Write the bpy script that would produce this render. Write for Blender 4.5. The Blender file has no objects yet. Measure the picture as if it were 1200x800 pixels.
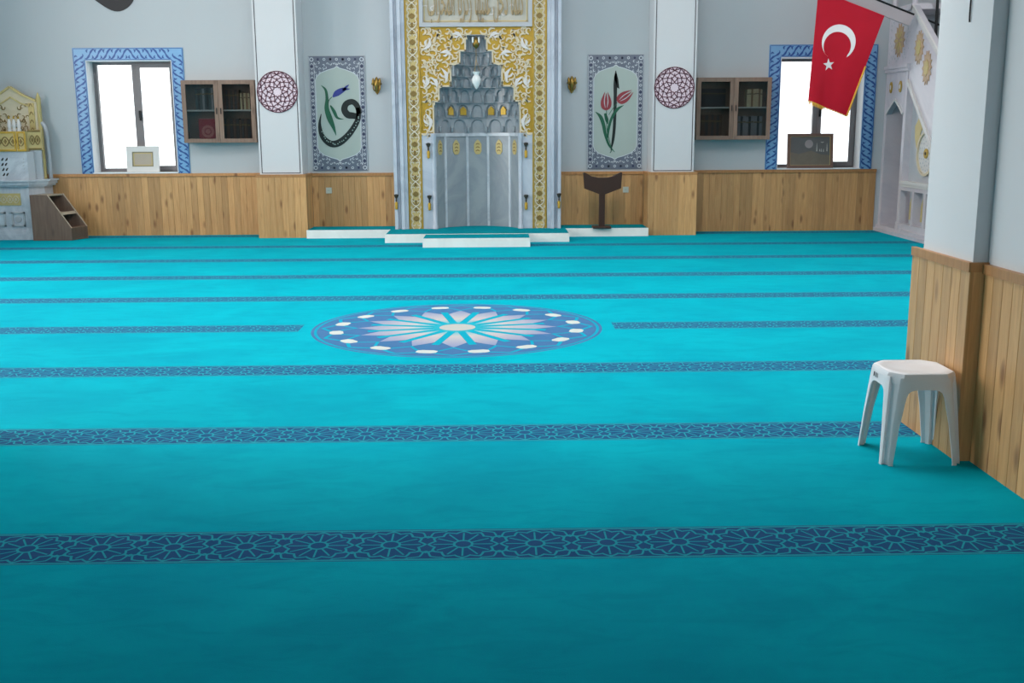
import bpy, bmesh, math, random
from mathutils import Vector, Matrix
random.seed(7)
S = bpy.context.scene
COL = S.collection
PI = math.pi

# ------------------------------------------------------------------ camera
CAM_H = 1.62
F_PX, PITCH, YAW, ROLL = 1244.46, 11.338, 0.796, 0.3303
cd = bpy.data.cameras.new('camera')
cd.sensor_width = 36.0
cd.lens = 36.0 * F_PX / 1200.0
cd.clip_end = 200
cam = bpy.data.objects.new('camera', cd)
COL.objects.link(cam)
_p, _y, _r = map(math.radians, (PITCH, YAW, ROLL))
_F = Vector((math.sin(_y)*math.cos(_p), math.cos(_y)*math.cos(_p), -math.sin(_p)))
_R0 = Vector((math.cos(_y), -math.sin(_y), 0)); _U0 = _R0.cross(_F)
_R = _R0*math.cos(_r) - _U0*math.sin(_r)
_U = _R0*math.sin(_r) + _U0*math.cos(_r)
cam.matrix_world = Matrix(((_R.x, _U.x, -_F.x, 0), (_R.y, _U.y, -_F.y, 0), (_R.z, _U.z, -_F.z, CAM_H), (0, 0, 0, 1)))
S.camera = cam

# ------------------------------------------------------------------ world, daylight, exposure
S.view_settings.view_transform = 'Standard'
S.view_settings.look = 'None'
S.view_settings.gamma = 1.0
S.view_settings.use_curve_mapping = False
S.view_settings.exposure = -0.2
W = bpy.data.worlds.new('sky'); S.world = W; W.use_nodes = True
_bg = W.node_tree.nodes['Background']
_bg.inputs[0].default_value = (0.93, 0.97, 1.0, 1)
_bg.inputs[1].default_value = 3.0

def window_light(name, loc, rot, sx, sy, power, col=(1.0, 0.925, 0.875)):
    """daylight entering by a window or an added opening of the hall"""
    l = bpy.data.lights.new(name, 'AREA'); l.shape = 'RECTANGLE'
    l.size = sx; l.size_y = sy; l.energy = power; l.color = col
    o = bpy.data.objects.new(name, l); COL.objects.link(o)
    o.location = loc; o.rotation_euler = rot
    return o
XA = -0.282                                   # axis of the prayer niche
HALL_X0, HALL_X1, FRONT_Y, HALL_Z = -8.3, 7.7, 16.85, 6.6
SIDE_WIN_Y = (7.4, 10.2, 13.0)
for yy in SIDE_WIN_Y:
    window_light('daylight_side', (HALL_X0-0.32, yy, 3.0), (0, -PI/2, 0), 3.2, 1.5, 260)
    window_light('daylight_side', (HALL_X1+0.32, yy, 3.0), (0, PI/2, 0), 3.2, 1.5, 70)
UPPER_WIN_X = (-5.6, -2.6, -0.28, 2.05, 5.06)
for xx in UPPER_WIN_X:
    window_light('daylight_upper', (xx, FRONT_Y+0.42, 5.3), (-PI/2, 0, 0), 1.3, 1.4, 22)
BACK_WIN_X = (-6, -3, 0, 3, 6)
for xx in BACK_WIN_X:
    window_light('daylight_gallery', (xx, -4.32, 4.9), (PI/2, 0, 0), 1.6, 1.6, 60)
ADDED_SKYLIGHT = (-3.0, 2.44, 5.9, 11.3)                     # added ceiling opening, stands in for unseen dome windows
window_light('added_skylight_fill', ((ADDED_SKYLIGHT[0]+ADDED_SKYLIGHT[1])/2, (ADDED_SKYLIGHT[2]+ADDED_SKYLIGHT[3])/2, HALL_Z+0.9), (0, 0, 0), ADDED_SKYLIGHT[1]-ADDED_SKYLIGHT[0], ADDED_SKYLIGHT[3]-ADDED_SKYLIGHT[2], 440)  # added overhead light, brightens the floor more than the walls
window_light('added_rear_fill', (XA, -4.32, 1.25), (PI/2, 0, 0), 2.2, 2.1, 24)  # added light behind the camera, lifts the near carpet and the stool

# ------------------------------------------------------------------ node helpers
def srgb(r, g, b):
    def f(c):
        c /= 255.0
        return c/12.92 if c <= 0.04045 else ((c+0.055)/1.055)**2.4
    return (f(r), f(g), f(b), 1.0)

class V:
    """a scalar socket with arithmetic, so patterns can be written as formulas"""
    def __init__(s, nt, sock): s.nt, s.s = nt, sock
    def op(s, o, *a, clamp=False):
        n = s.nt.nodes.new('ShaderNodeMath'); n.operation = o; n.use_clamp = clamp
        for i, x in enumerate((s,)+a):
            if isinstance(x, V): s.nt.links.new(x.s, n.inputs[i])
            else: n.inputs[i].default_value = x
        return V(s.nt, n.outputs[0])
    def __add__(s, o): return s.op('ADD', o)
    def __radd__(s, o): return s.op('ADD', o)
    def __sub__(s, o): return s.op('SUBTRACT', o)
    def __rsub__(s, o): return (s*-1.0)+o
    def __mul__(s, o): return s.op('MULTIPLY', o)
    def __rmul__(s, o): return s.op('MULTIPLY', o)
    def __truediv__(s, o): return s.op('DIVIDE', o)
    def abs(s): return s.op('ABSOLUTE')
    def sin(s): return s.op('SINE')
    def cos(s): return s.op('COSINE')
    def sqrt(s): return s.op('SQRT')
    def frac(s): return s.op('FRACT')
    def min(s, o): return s.op('MINIMUM', o)
    def max(s, o): return s.op('MAXIMUM', o)
    def lt(s, o): return s.op('LESS_THAN', o)
    def gt(s, o): return s.op('GREATER_THAN', o)
    def atan2(s, o): return s.op('ARCTAN2', o)
    def pingpong(s, k): return s.op('PINGPONG', k)
    def wrap(s, k): return ((s/k).frac()-0.5)*k        # centred repeat of period k
    def ramp(s, a, b):                                   # 0 at a, 1 at b, clamped
        return ((s-a)/(b-a)).op('ADD', 0.0, clamp=True)

def newmat(name):
    m = bpy.data.materials.new(name); m.use_nodes = True
    nt = m.node_tree
    return m, nt, nt.nodes['Principled BSDF']

def mixc(nt, fac, a, b):
    n = nt.nodes.new('ShaderNodeMix'); n.data_type = 'RGBA'
    for i, x in ((0, fac), (6, a), (7, b)):
        if isinstance(x, V): nt.links.new(x.s, n.inputs[i])
        elif hasattr(x, 'is_linked'): nt.links.new(x, n.inputs[i])
        else: n.inputs[i].default_value = x
    return n.outputs[2]

def coords(nt, kind='Object'):
    n = nt.nodes.new('ShaderNodeTexCoord')
    return n.outputs[kind]

def xyz(nt, vec):
    n = nt.nodes.new('ShaderNodeSeparateXYZ'); nt.links.new(vec, n.inputs[0])
    return [V(nt, n.outputs[i]) for i in range(3)]

def noise(nt, vec, scale, detail=3, rough=0.55, dist=0.0, stretch=None):
    if stretch:
        mp = nt.nodes.new('ShaderNodeMapping'); nt.links.new(vec, mp.inputs[0])
        mp.inputs['Scale'].default_value = stretch; vec = mp.outputs[0]
    n = nt.nodes.new('ShaderNodeTexNoise')
    nt.links.new(vec, n.inputs['Vector'])
    n.inputs['Scale'].default_value = scale; n.inputs['Detail'].default_value = detail
    n.inputs['Roughness'].default_value = rough; n.inputs['Distortion'].default_value = dist
    return V(nt, n.outputs[0])

def bump(nt, bs, h, strength=0.2, dist=0.01):
    b = nt.nodes.new('ShaderNodeBump'); b.inputs['Strength'].default_value = strength
    b.inputs['Distance'].default_value = dist
    nt.links.new(h.s, b.inputs['Height']); nt.links.new(b.outputs[0], bs.inputs['Normal'])

def plain(name, rgb, rough=0.6, metal=0.0, var=0.06, scale=6.0, spec=None, bumpy=0.0):
    m, nt, bs = newmat(name)
    c = srgb(*rgb)
    n = noise(nt, coords(nt), scale, 3)
    lo = tuple(x*(1-var) for x in c[:3])+(1,); hi = tuple(min(1, x*(1+var)) for x in c[:3])+(1,)
    nt.links.new(mixc(nt, n, lo, hi), bs.inputs['Base Color'])
    bs.inputs['Roughness'].default_value = rough; bs.inputs['Metallic'].default_value = metal
    if spec is not None: bs.inputs['Specular IOR Level'].default_value = spec
    if bumpy: bump(nt, bs, noise(nt, coords(nt), scale*8, 4), bumpy)
    return m

M = {}
M['wall'] = plain('painted_plaster', (184, 190, 194), 0.75, var=0.025, scale=1.2, bumpy=0.04)
M['wall_white'] = plain('white_plaster', (204, 206, 209), 0.7, var=0.02, scale=1.5, bumpy=0.03)
M['ceiling'] = plain('ceiling_paint', (225, 226, 226), 0.8, var=0.02)
M['reveal'] = plain('white_reveal', (235, 236, 238), 0.6, var=0.02)
M['win_frame'] = plain('grey_window_profile', (120, 116, 118), 0.45, var=0.04)
M['dark'] = plain('black_paint', (28, 28, 32), 0.55)
M['line'] = plain('dark_outline_paint', (62, 52, 60), 0.6)
M['iron'] = plain('black_iron', (30, 32, 34), 0.45, metal=0.6)
M['maroon'] = plain('maroon_lattice', (92, 44, 62), 0.5)
M['pink'] = plain('pale_pink_disc', (224, 206, 216), 0.5, var=0.03)
M['gold'] = plain('gilding', (180, 146, 46), 0.42, metal=0.3, var=0.16, scale=14)
M['gold_dark'] = plain('dark_gilding', (132, 108, 58), 0.5, metal=0.3, var=0.2, scale=20)
M['gold_pale'] = plain('pale_gilding', (198, 178, 120), 0.5, metal=0.1, var=0.12, scale=20)
M['cream'] = plain('cream_relief', (208, 194, 166), 0.55, var=0.08, scale=15)
M['relief_white'] = plain('white_relief', (212, 208, 206), 0.5, var=0.04, scale=12)
M['ivory'] = plain('ivory_plaque', (184, 181, 170), 0.5, var=0.05, scale=10)
M['brass'] = plain('brass', (150, 122, 62), 0.35, metal=0.85, var=0.15, scale=30)
M['bead_dark'] = plain('dark_tassel_knot', (58, 52, 44), 0.5)
M['blue_tile'] = plain('light_blue_tile', (122, 172, 214), 0.25, var=0.08, scale=5)
M['blue_dark'] = plain('cobalt_paint', (26, 78, 148), 0.35, var=0.1)
M['slate'] = plain('slate_tile_border', (104, 112, 128), 0.3, var=0.12, scale=20)
M['navy_spot'] = plain('navy_glaze', (44, 50, 84), 0.3)
M['mint'] = plain('pale_mint_tile', (174, 186, 180), 0.3, var=0.03, scale=4)
M['tile_white'] = plain('white_glaze', (206, 212, 218), 0.3)
M['leaf'] = plain('leaf_green_glaze', (20, 92, 66), 0.35, var=0.15, scale=20)
M['letter'] = plain('dark_green_glaze', (10, 26, 26), 0.35, var=0.3, scale=40)
M['letter_dot'] = plain('pale_speckle_glaze', (150, 172, 166), 0.35)
M['tulip_blue'] = plain('blue_tulip_glaze', (44, 58, 140), 0.35, var=0.2, scale=30)
M['tulip_red'] = plain('red_tulip_glaze', (150, 52, 62), 0.35, var=0.2, scale=30)
M['plastic'] = plain('white_plastic', (226, 225, 228), 0.38, var=0.015)
M['outlet'] = plain('outlet_plastic', (196, 200, 190), 0.4)
M['flag'] = None
M['flag_white'] = plain('white_cloth_print', (232, 226, 228), 0.8)
M['fringe'] = plain('gold_fringe', (226, 168, 60), 0.7, var=0.2, scale=60)
M['beam'] = plain('grey_pink_paint', (158, 150, 154), 0.5)
M['brown'] = plain('dark_brown_wood', (54, 29, 17), 0.45, var=0.2, scale=12)
M['cabinet_in'] = plain('cabinet_interior', (92, 82, 72), 0.6)
M['book_cream'] = plain('cream_book', (214, 196, 160), 0.6)
M['book_tan'] = plain('tan_book', (158, 118, 84), 0.6)
M['book_brown'] = plain('brown_book', (98, 66, 46), 0.6)
M['book_green'] = plain('green_grey_book', (72, 88, 88), 0.6)
M['book_dark'] = plain('dark_book', (52, 50, 54), 0.6)
M['book_grey'] = plain('grey_book', (150, 150, 156), 0.6)
M['book_red'] = plain('red_book', (166, 26, 46), 0.45)
M['book_page'] = plain('book_pages', (226, 220, 204), 0.8)
M['emblem'] = plain('faded_pink_emblem', (206, 130, 124), 0.6)
M['frame_white'] = plain('whitewashed_frame', (214, 214, 212), 0.5)
M['mat_olive'] = plain('olive_mat', (142, 134, 112), 0.7)
M['paper'] = plain('beige_print', (176, 164, 148), 0.6)
M['frame_brown'] = plain('brown_picture_frame', (112, 84, 72), 0.4)
M['photo_top'] = plain('grey_photo_print', (92, 94, 94), 0.4, var=0.15, scale=8)
M['photo_low'] = plain('brown_photo_print', (112, 104, 92), 0.4, var=0.2, scale=10)
M['photo_pale'] = plain('pale_photo_print', (150, 142, 142), 0.4)
M['photo_mark'] = plain('white_photo_print', (190, 188, 182), 0.4)
M['scroll_cream'] = plain('pale_cream_relief', (218, 210, 190), 0.55, var=0.05, scale=15)
M['verse'] = plain('brown_gilt_script', (160, 140, 104), 0.5, metal=0.1, var=0.15, scale=30)
M['bronze'] = plain('faded_bronze', (186, 158, 128), 0.5, metal=0.1, var=0.12, scale=20)
M['recess'] = plain('grey_marble_recess', (176, 180, 186), 0.45, var=0.05)

def marble(name, base, vein, scale=2.2, rough=0.32):
    m, nt, bs = newmat(name)
    c = coords(nt)
    n = noise(nt, c, scale, 6, 0.6, 1.2)
    v = (n-0.5).abs().ramp(0.0, 0.09)
    big = noise(nt, c, scale*0.4, 2)
    col = mixc(nt, v, srgb(*vein), srgb(*base))
    col = mixc(nt, big*0.35, col, srgb(*vein))
    nt.links.new(col, bs.inputs['Base Color']); bs.inputs['Roughness'].default_value = rough
    return m
M['marble'] = marble('white_marble', (206, 212, 219), (180, 188, 198), 1.2)
M['marble_niche'] = marble('grey_marble', (156, 164, 170), (138, 148, 157), 0.8)
M['marble_jamb'] = marble('veined_marble', (192, 200, 212), (172, 181, 195), 0.6)
M['marble_step'] = marble('step_marble', (238, 238, 234), (230, 230, 226), 1.0, 0.4)
M['marble_minbar'] = marble('minbar_marble', (206, 200, 206), (194, 189, 197), 0.8)

def pine(name, tone=(210, 167, 116), dark=(182, 138, 90), knot=(118, 74, 42)):
    m, nt, bs = newmat(name)
    c = coords(nt)
    oi = nt.nodes.new('ShaderNodeObjectInfo'); rnd = V(nt, oi.outputs['Random'])
    add = nt.nodes.new('ShaderNodeVectorMath'); add.operation = 'ADD'
    comb = nt.nodes.new('ShaderNodeCombineXYZ')
    for i, k in enumerate((37.0, 53.0, 91.0)): nt.links.new((rnd*k).s, comb.inputs[i])
    nt.links.new(c, add.inputs[0]); nt.links.new(comb.outputs[0], add.inputs[1])
    vec = add.outputs[0]
    grain = noise(nt, vec, 7.0, 4, 0.6, 0.4, stretch=(5.0, 5.0, 0.35))
    fine = noise(nt, vec, 42.0, 3, 0.6, 0.0, stretch=(6.0, 6.0, 0.25))
    broad = noise(nt, vec, 1.3, 2)
    # knots: voronoi cells stretched along the board
    mp = nt.nodes.new('ShaderNodeMapping'); nt.links.new(vec, mp.inputs[0]); mp.inputs['Scale'].default_value = (9.0, 9.0, 3.4)
    vo = nt.nodes.new('ShaderNodeTexVoronoi'); nt.links.new(mp.outputs[0], vo.inputs['Vector']); vo.inputs['Scale'].default_value = 1.0
    vd = V(nt, vo.outputs['Distance'])
    sep = nt.nodes.new('ShaderNodeSeparateColor'); nt.links.new(vo.outputs['Color'], sep.inputs[0])
    pick = V(nt, sep.outputs[0]).lt(0.42)
    kn = (vd*-1.0).ramp(-0.30, -0.10)*pick
    col = mixc(nt, grain.ramp(0.3, 0.75), srgb(*tone), srgb(*dark))
    col = mixc(nt, fine.ramp(0.45, 0.75)*0.35, col, srgb(*dark))
    tint = mixc(nt, rnd, (0.80, 0.77, 0.73, 1), (1.16, 1.12, 1.06, 1))
    mul = nt.nodes.new('ShaderNodeMix'); mul.data_type = 'RGBA'; mul.blend_type = 'MULTIPLY'
    mul.inputs[0].default_value = 1.0
    nt.links.new(col, mul.inputs[6]); nt.links.new(tint, mul.inputs[7])
    col = mixc(nt, kn*0.75, mul.outputs[2], srgb(*knot))
    nt.links.new(col, bs.inputs['Base Color'])
    bs.inputs['Roughness'].default_value = 0.42
    bump(nt, bs, grain, 0.08)
    return m
M['pine'] = pine('varnished_pine')
M['pine_cap'] = pine('varnished_pine_cap', (192, 142, 92), (172, 122, 76))
M['cab_wood'] = pine('grey_brown_laminate', (140, 118, 104), (116, 96, 85), (100, 80, 68))
M['rack_wood'] = pine('grey_brown_board', (118, 98, 86), (92, 74, 66), (84, 68, 60))
M['rack_edge'] = plain('pale_board_edge', (176, 158, 138), 0.5)

def glass(name, tint=(0.9, 0.95, 0.95, 1), gloss=0.12):
    m = bpy.data.materials.new(name); m.use_nodes = True
    nt = m.node_tree; nt.nodes.clear()
    out = nt.nodes.new('ShaderNodeOutputMaterial')
    tr = nt.nodes.new('ShaderNodeBsdfTransparent'); tr.inputs[0].default_value = tint
    gl = nt.nodes.new('ShaderNodeBsdfGlossy'); gl.inputs['Roughness'].default_value = 0.03
    fr = nt.nodes.new('ShaderNodeFresnel'); fr.inputs[0].default_value = 1.45
    mx = nt.nodes.new('ShaderNodeMixShader')
    f = V(nt, fr.outputs[0])+gloss*0.3
    nt.links.new(f.s, mx.inputs[0]); nt.links.new(tr.outputs[0], mx.inputs[1]); nt.links.new(gl.outputs[0], mx.inputs[2])
    nt.links.new(mx.outputs[0], out.inputs[0])
    return m
M['glass'] = glass('window_glass', (0.97, 0.98, 0.98, 1), 0.0)
M['glass_cab'] = glass('cabinet_glass', (0.86, 0.88, 0.88, 1), 0.35)
M['lamp_glass'] = plain('milky_lamp_glass', (226, 232, 232), 0.15)

# ------------------------------------------------------------------ carpet
BAND_Y0, BAND_STEP, BAND_HW = 3.989, 1.5757, 0.161
MED_X, MED_Y, MED_R = -0.333, 8.70, 1.2
def carpet_material():
    m, nt, bs = newmat('turquoise_carpet')
    c = coords(nt)
    x, y, z = xyz(nt, c)
    lo = srgb(0, 150, 174); hi = srgb(0, 172, 190)
    n1 = noise(nt, c, 1.1, 4, 0.6, 0.6)
    n2 = noise(nt, c, 5.0, 4, 0.65, 0.8, stretch=(0.6, 1.6, 1.0))
    n3 = noise(nt, c, 220.0, 2, 0.7)
    base = mixc(nt, n1.ramp(0.3, 0.72), lo, hi)
    base = mixc(nt, n2.ramp(0.46, 0.78)*0.45, base, srgb(0, 132, 156))
    # ---- prayer row bands: a repeat of twelve-petal rosettes in navy, outlined in teal
    P = 0.2874
    yy = (y-BAND_Y0).wrap(BAND_STEP)                    # wrap is centred on half a period
    yy = ((y-(BAND_Y0-BAND_STEP*0.5)).wrap(BAND_STEP))
    inband = yy.abs().lt(BAND_HW)
    gap = ((y-MED_Y).abs().lt(0.5))*((x-MED_X).abs().lt(1.30))
    inband = inband*(1.0-gap)
    u = x.wrap(P)/P; v = yy/P
    r = (u*u+v*v).sqrt(); th = v.atan2(u)
    a = (th*(12/(2*PI))).wrap(1.0)*(2*PI/12)
    rays = ((a.abs()*-1.0+PI/12)*r).lt(0.013)*r.gt(0.13)*r.lt(0.41)
    ring = (r-0.125).abs().lt(0.018)
    zig = (r-0.40-(a.abs()*0.30)).abs().lt(0.020)
    out_r = ((th*(6/(2*PI))).wrap(1.0)*(2*PI/6)).abs()*r
    outer = out_r.lt(0.018)*r.gt(0.44)
    ring2 = (r-0.60+(a.abs()*0.25)).abs().lt(0.016)
    edge = (yy.abs()-BAND_HW+0.012).abs().lt(0.007)
    lines = rays.max(ring).max(zig).max(outer).max(ring2).max(edge)*(yy.abs().lt(BAND_HW-0.004))
    navy = mixc(nt, noise(nt, c, 9.0, 2), srgb(24, 66, 118), srgb(56, 66, 122))
    bandc = mixc(nt, lines*0.9, navy, srgb(44, 158, 174))
    col = mixc(nt, inband, base, bandc)
    # ---- round medallion
    mx, my = x-MED_X, y-MED_Y
    R = (mx*mx+my*my).sqrt()/MED_R; T = my.atan2(mx)
    k = 16.0
    A = ((T*(k/(2*PI))).wrap(1.0)*(2*PI/k))             # angle from petal axis
    ax = A.abs()
    disc = R.lt(1.0)
    blue = mixc(nt, noise(nt, c, 6.0, 3), srgb(52, 94, 146), srgb(86, 94, 150))
    mcol = blue
    # zig-zag teal strapwork in the outer ring
    za = ((T*(k/(2*PI))+0.5).wrap(1.0)*(2*PI/k)).abs()
    strap = (R-0.70-(za*0.9)).abs().lt(0.016).max((R-0.93+(za*0.5)).abs().lt(0.014)).max((R-0.97).abs().lt(0.010))
    mcol = mixc(nt, strap, mcol, srgb(20, 146, 178))
    # petals: white, shaded to lilac at the rim, wide outside and narrowing to the centre
    half = (R*0.150).min((0.69-R)*0.55)
    pet = (za*R).lt(half)*R.gt(0.13)*R.lt(0.70)
    petc = mixc(nt, R.ramp(0.30, 0.68), srgb(196, 180, 176), srgb(136, 134, 172))
    petc = mixc(nt, (R*-1.0).ramp(-0.34, -0.16), petc, srgb(80, 170, 186))
    mcol = mixc(nt, pet, mcol, petc)
    gapl = (ax*R).lt(0.026)*R.lt(0.62)*R.gt(0.14)
    mcol = mixc(nt, gapl, mcol, srgb(16, 150, 176))
    mcol = mixc(nt, R.lt(0.17), mcol, srgb(44, 158, 178))
    mcol = mixc(nt, R.lt(0.125), mcol, srgb(184, 176, 170))
    # sixteen white lozenges between the petals
    loz2 = (((R-0.83).abs().lt(0.046))*((ax*R).lt(0.066)))*((((R-0.83)/0.072).abs()+((ax*R)/0.100).abs()).lt(1.0))
    mcol = mixc(nt, loz2, mcol, srgb(200, 199, 193))
    col = mixc(nt, disc, col, mcol)
    col = mixc(nt, n3*0.25, col, (0.0, 0.05, 0.06, 1))
    nt.links.new(col, bs.inputs['Base Color'])
    bs.inputs['Roughness'].default_value = 0.9
    bs.inputs['Specular IOR Level'].default_value = 0.03
    bs.inputs['Sheen Weight'].default_value = 0.2
    bs.inputs['Sheen Roughness'].default_value = 0.45
    bs.inputs['Sheen Tint'].default_value = (0.0, 0.85, 0.95, 1)
    bump(nt, bs, n2*0.6+n3*0.4, 0.25, 0.01)
    return m
M['carpet'] = carpet_material()
def carpet_plain():
    m, nt, bs = newmat('turquoise_carpet_plain')
    c = coords(nt)
    n1 = noise(nt, c, 1.5, 4, 0.6, 0.6)
    nt.links.new(mixc(nt, n1, srgb(2, 128, 146), srgb(6, 154, 166)), bs.inputs['Base Color'])
    bs.inputs['Roughness'].default_value = 0.9
    bs.inputs['Specular IOR Level'].default_value = 0.03
    return m
M['carpet_plain'] = carpet_plain()
def flag_material():
    m, nt, bs = newmat('red_flag_cloth')
    c = coords(nt)
    n = noise(nt, c, 3.0, 3)
    nt.links.new(mixc(nt, n, srgb(196, 16, 48), srgb(222, 24, 60)), bs.inputs['Base Color'])
    bs.inputs['Roughness'].default_value = 0.75
    out = nt.nodes['Material Output']
    tl = nt.nodes.new('ShaderNodeBsdfTranslucent'); tl.inputs[0].default_value = srgb(226, 24, 60)
    mx = nt.nodes.new('ShaderNodeMixShader'); mx.inputs[0].default_value = 0.45
    nt.links.new(bs.outputs[0], mx.inputs[1]); nt.links.new(tl.outputs[0], mx.inputs[2])
    nt.links.new(mx.outputs[0], out.inputs[0])
    bump(nt, bs, noise(nt, c, 300.0, 2), 0.1)
    return m
M['flag'] = flag_material()

# ------------------------------------------------------------------ mesh helpers
WLOC = {}
def tag(o, label=None, cat=None, group=None, kind=None):
    if label: o['label'] = label
    if cat: o['category'] = cat
    if group: o['group'] = group
    if kind: o['kind'] = kind
    return o
def empty(name, loc, label=None, cat=None, group=None, kind=None):
    o = bpy.data.objects.new(name, None); COL.objects.link(o)
    o.empty_display_size = 0.1
    o.location = loc; WLOC[o.name] = Vector(loc)
    return tag(o, label, cat, group, kind)
def wloc(o): return WLOC.get(o.name, Vector((0, 0, 0))) if o is not None else Vector((0, 0, 0))

def catmull(pts, n=6, closed=False):
    out = []; L = len(pts)
    segs = L if closed else L-1
    for i in range(segs):
        g = (lambda k: pts[k % L]) if closed else (lambda k: pts[max(0, min(L-1, k))])
        p0, p1, p2, p3 = g(i-1), g(i), g(i+1), g(i+2)
        for j in range(n):
            t = j/n
            out.append(tuple(0.5*((2*b)+(-a+c)*t+(2*a-5*b+4*c-d)*t*t+(-a+3*b-3*c+d)*t**3) for a, b, c, d in zip(p0, p1, p2, p3)))
    if not closed: out.append(tuple(pts[-1]))
    return out

class MB:
    """collects geometry in world coordinates, then links it as one mesh object"""
    def __init__(s): s.v = []; s.f = []
    def add(s, vs, fs):
        b = len(s.v); s.v += [Vector(p) for p in vs]; s.f += [tuple(i+b for i in f) for f in fs]; return s
    def box(s, x0, x1, y0, y1, z0, z1):
        return s.add([(x0,y0,z0),(x1,y0,z0),(x1,y1,z0),(x0,y1,z0),(x0,y0,z1),(x1,y0,z1),(x1,y1,z1),(x0,y1,z1)],
                     [(0,3,2,1),(4,5,6,7),(0,1,5,4),(1,2,6,5),(2,3,7,6),(3,0,4,7)])
    def prism(s, poly, mapf, d0, d1):
        """2-D outline extruded from depth d0 to d1; mapf(u, v, d) -> world"""
        n = len(poly)
        vs = [mapf(u, v, d0) for u, v in poly]+[mapf(u, v, d1) for u, v in poly]
        fs = [tuple(range(n-1, -1, -1)), tuple(range(n, 2*n))]+[(i, (i+1) % n, n+(i+1) % n, n+i) for i in range(n)]
        return s.add(vs, fs)
    def ribbon(s, pts, widths, mapf, d0, d1, n=5, smooth=True):
        """brush stroke of varying width"""
        if smooth: P = catmull([(*p, w) for p, w in zip(pts, widths)], n)
        else: P = [(*p, w) for p, w in zip(pts, widths)]
        L, Rr = [], []
        for i, (x, y, w) in enumerate(P):
            a = P[max(0, i-1)]; b = P[min(len(P)-1, i+1)]
            dx, dy = b[0]-a[0], b[1]-a[1]; l = math.hypot(dx, dy) or 1
            nx, ny = -dy/l*max(w, 0.0005)/2, dx/l*max(w, 0.0005)/2
            L.append((x+nx, y+ny)); Rr.append((x-nx, y-ny))
        m = len(P); vs = []
        for d in (d0, d1):
            vs += [mapf(u, v, d) for u, v in L]+[mapf(u, v, d) for u, v in Rr]
        fs = []
        for i in range(m-1):
            fs += [(2*m+i, 2*m+i+1, 3*m+i+1, 3*m+i), (i, m+i, m+i+1, i+1), (i, i+1, 2*m+i+1, 2*m+i), (m+i, 3*m+i, 3*m+i+1, m+i+1)]
        fs += [(0, 2*m, 3*m, m), (m-1, 2*m-1, 4*m-1, 3*m-1)]
        return s.add(vs, fs)
    def ring(s, cu, cv, r0, r1, mapf, d0, d1, n=32, a0=0, a1=2*PI):
        full = abs(a1-a0-2*PI) < 1e-6
        k = n if full else n+1
        an = [a0+(a1-a0)*i/n for i in range(k)]
        vs = []
        for d in (d0, d1):
            for r in (r0, r1):
                vs += [mapf(cu+r*math.cos(a), cv+r*math.sin(a), d) for a in an]
        fs = []
        for i in range(n):
            j = (i+1) % k
            A = lambda di, ri, q: (di*2+ri)*k+q
            fs += [(A(1,0,i), A(1,1,i), A(1,1,j), A(1,0,j)), (A(0,0,i), A(0,0,j), A(0,1,j), A(0,1,i)),
                   (A(0,1,i), A(0,1,j), A(1,1,j), A(1,1,i)), (A(0,0,i), A(1,0,i), A(1,0,j), A(0,0,j))]
        return s.add(vs, fs)
    def disc(s, cu, cv, r, mapf, d0, d1, n=24, sx=1.0, rot=0.0):
        return s.prism([(cu+r*sx*math.cos(2*PI*i/n)*math.cos(rot)-r*math.sin(2*PI*i/n)*math.sin(rot),
                         cv+r*sx*math.cos(2*PI*i/n)*math.sin(rot)+r*math.sin(2*PI*i/n)*math.cos(rot)) for i in range(n)], mapf, d0, d1)
    def lathe(s, prof, c, n=16):
        """profile of (radius, z) turned about the vertical through c"""
        vs = [(c[0]+r*math.cos(2*PI*i/n), c[1]+r*math.sin(2*PI*i/n), c[2]+z) for r, z in prof for i in range(n)]
        fs = [(k*n+i, k*n+(i+1) % n, (k+1)*n+(i+1) % n, (k+1)*n+i) for k in range(len(prof)-1) for i in range(n)]
        fs += [tuple(range(n-1, -1, -1)), tuple((len(prof)-1)*n+i for i in range(n))]
        return s.add(vs, fs)
    def tube(s, pts, r, n=8):
        P = [Vector(p) for p in pts]; rs = r if isinstance(r, (list, tuple)) else [r]*len(P)
        vs = []; prev = None
        for i, p in enumerate(P):
            d = (P[min(len(P)-1, i+1)]-P[max(0, i-1)]).normalized()
            if prev is None:
                up = Vector((0, 0, 1)) if abs(d.z) < 0.9 else Vector((1, 0, 0))
                a = d.cross(up).normalized()
            else:
                a = (prev-d*prev.dot(d)).normalized()
            prev = a; b = d.cross(a)
            vs += [p+(a*math.cos(2*PI*k/n)+b*math.sin(2*PI*k/n))*rs[i] for k in range(n)]
        fs = [(i*n+k, i*n+(k+1) % n, (i+1)*n+(k+1) % n, (i+1)*n+k) for i in range(len(P)-1) for k in range(n)]
        fs += [tuple(range(n-1, -1, -1)), tuple((len(P)-1)*n+k for k in range(n))]
        return s.add(vs, fs)
    def mesh(s, name, mat, off=Vector((0, 0, 0)), smooth=False, fix=True):
        me = bpy.data.meshes.new(name)
        me.from_pydata([tuple(p-off) for p in s.v], [], s.f)
        if fix:
            bm = bmesh.new(); bm.from_mesh(me)
            bmesh.ops.recalc_face_normals(bm, faces=bm.faces); bm.to_mesh(me); bm.free()
        me.materials.append(M[mat] if isinstance(mat, str) else mat)
        if smooth:
            me.polygons.foreach_set('use_smooth', [True]*len(me.polygons))
            me.set_sharp_from_angle(angle=math.radians(38))
        me.update()
        return me
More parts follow.
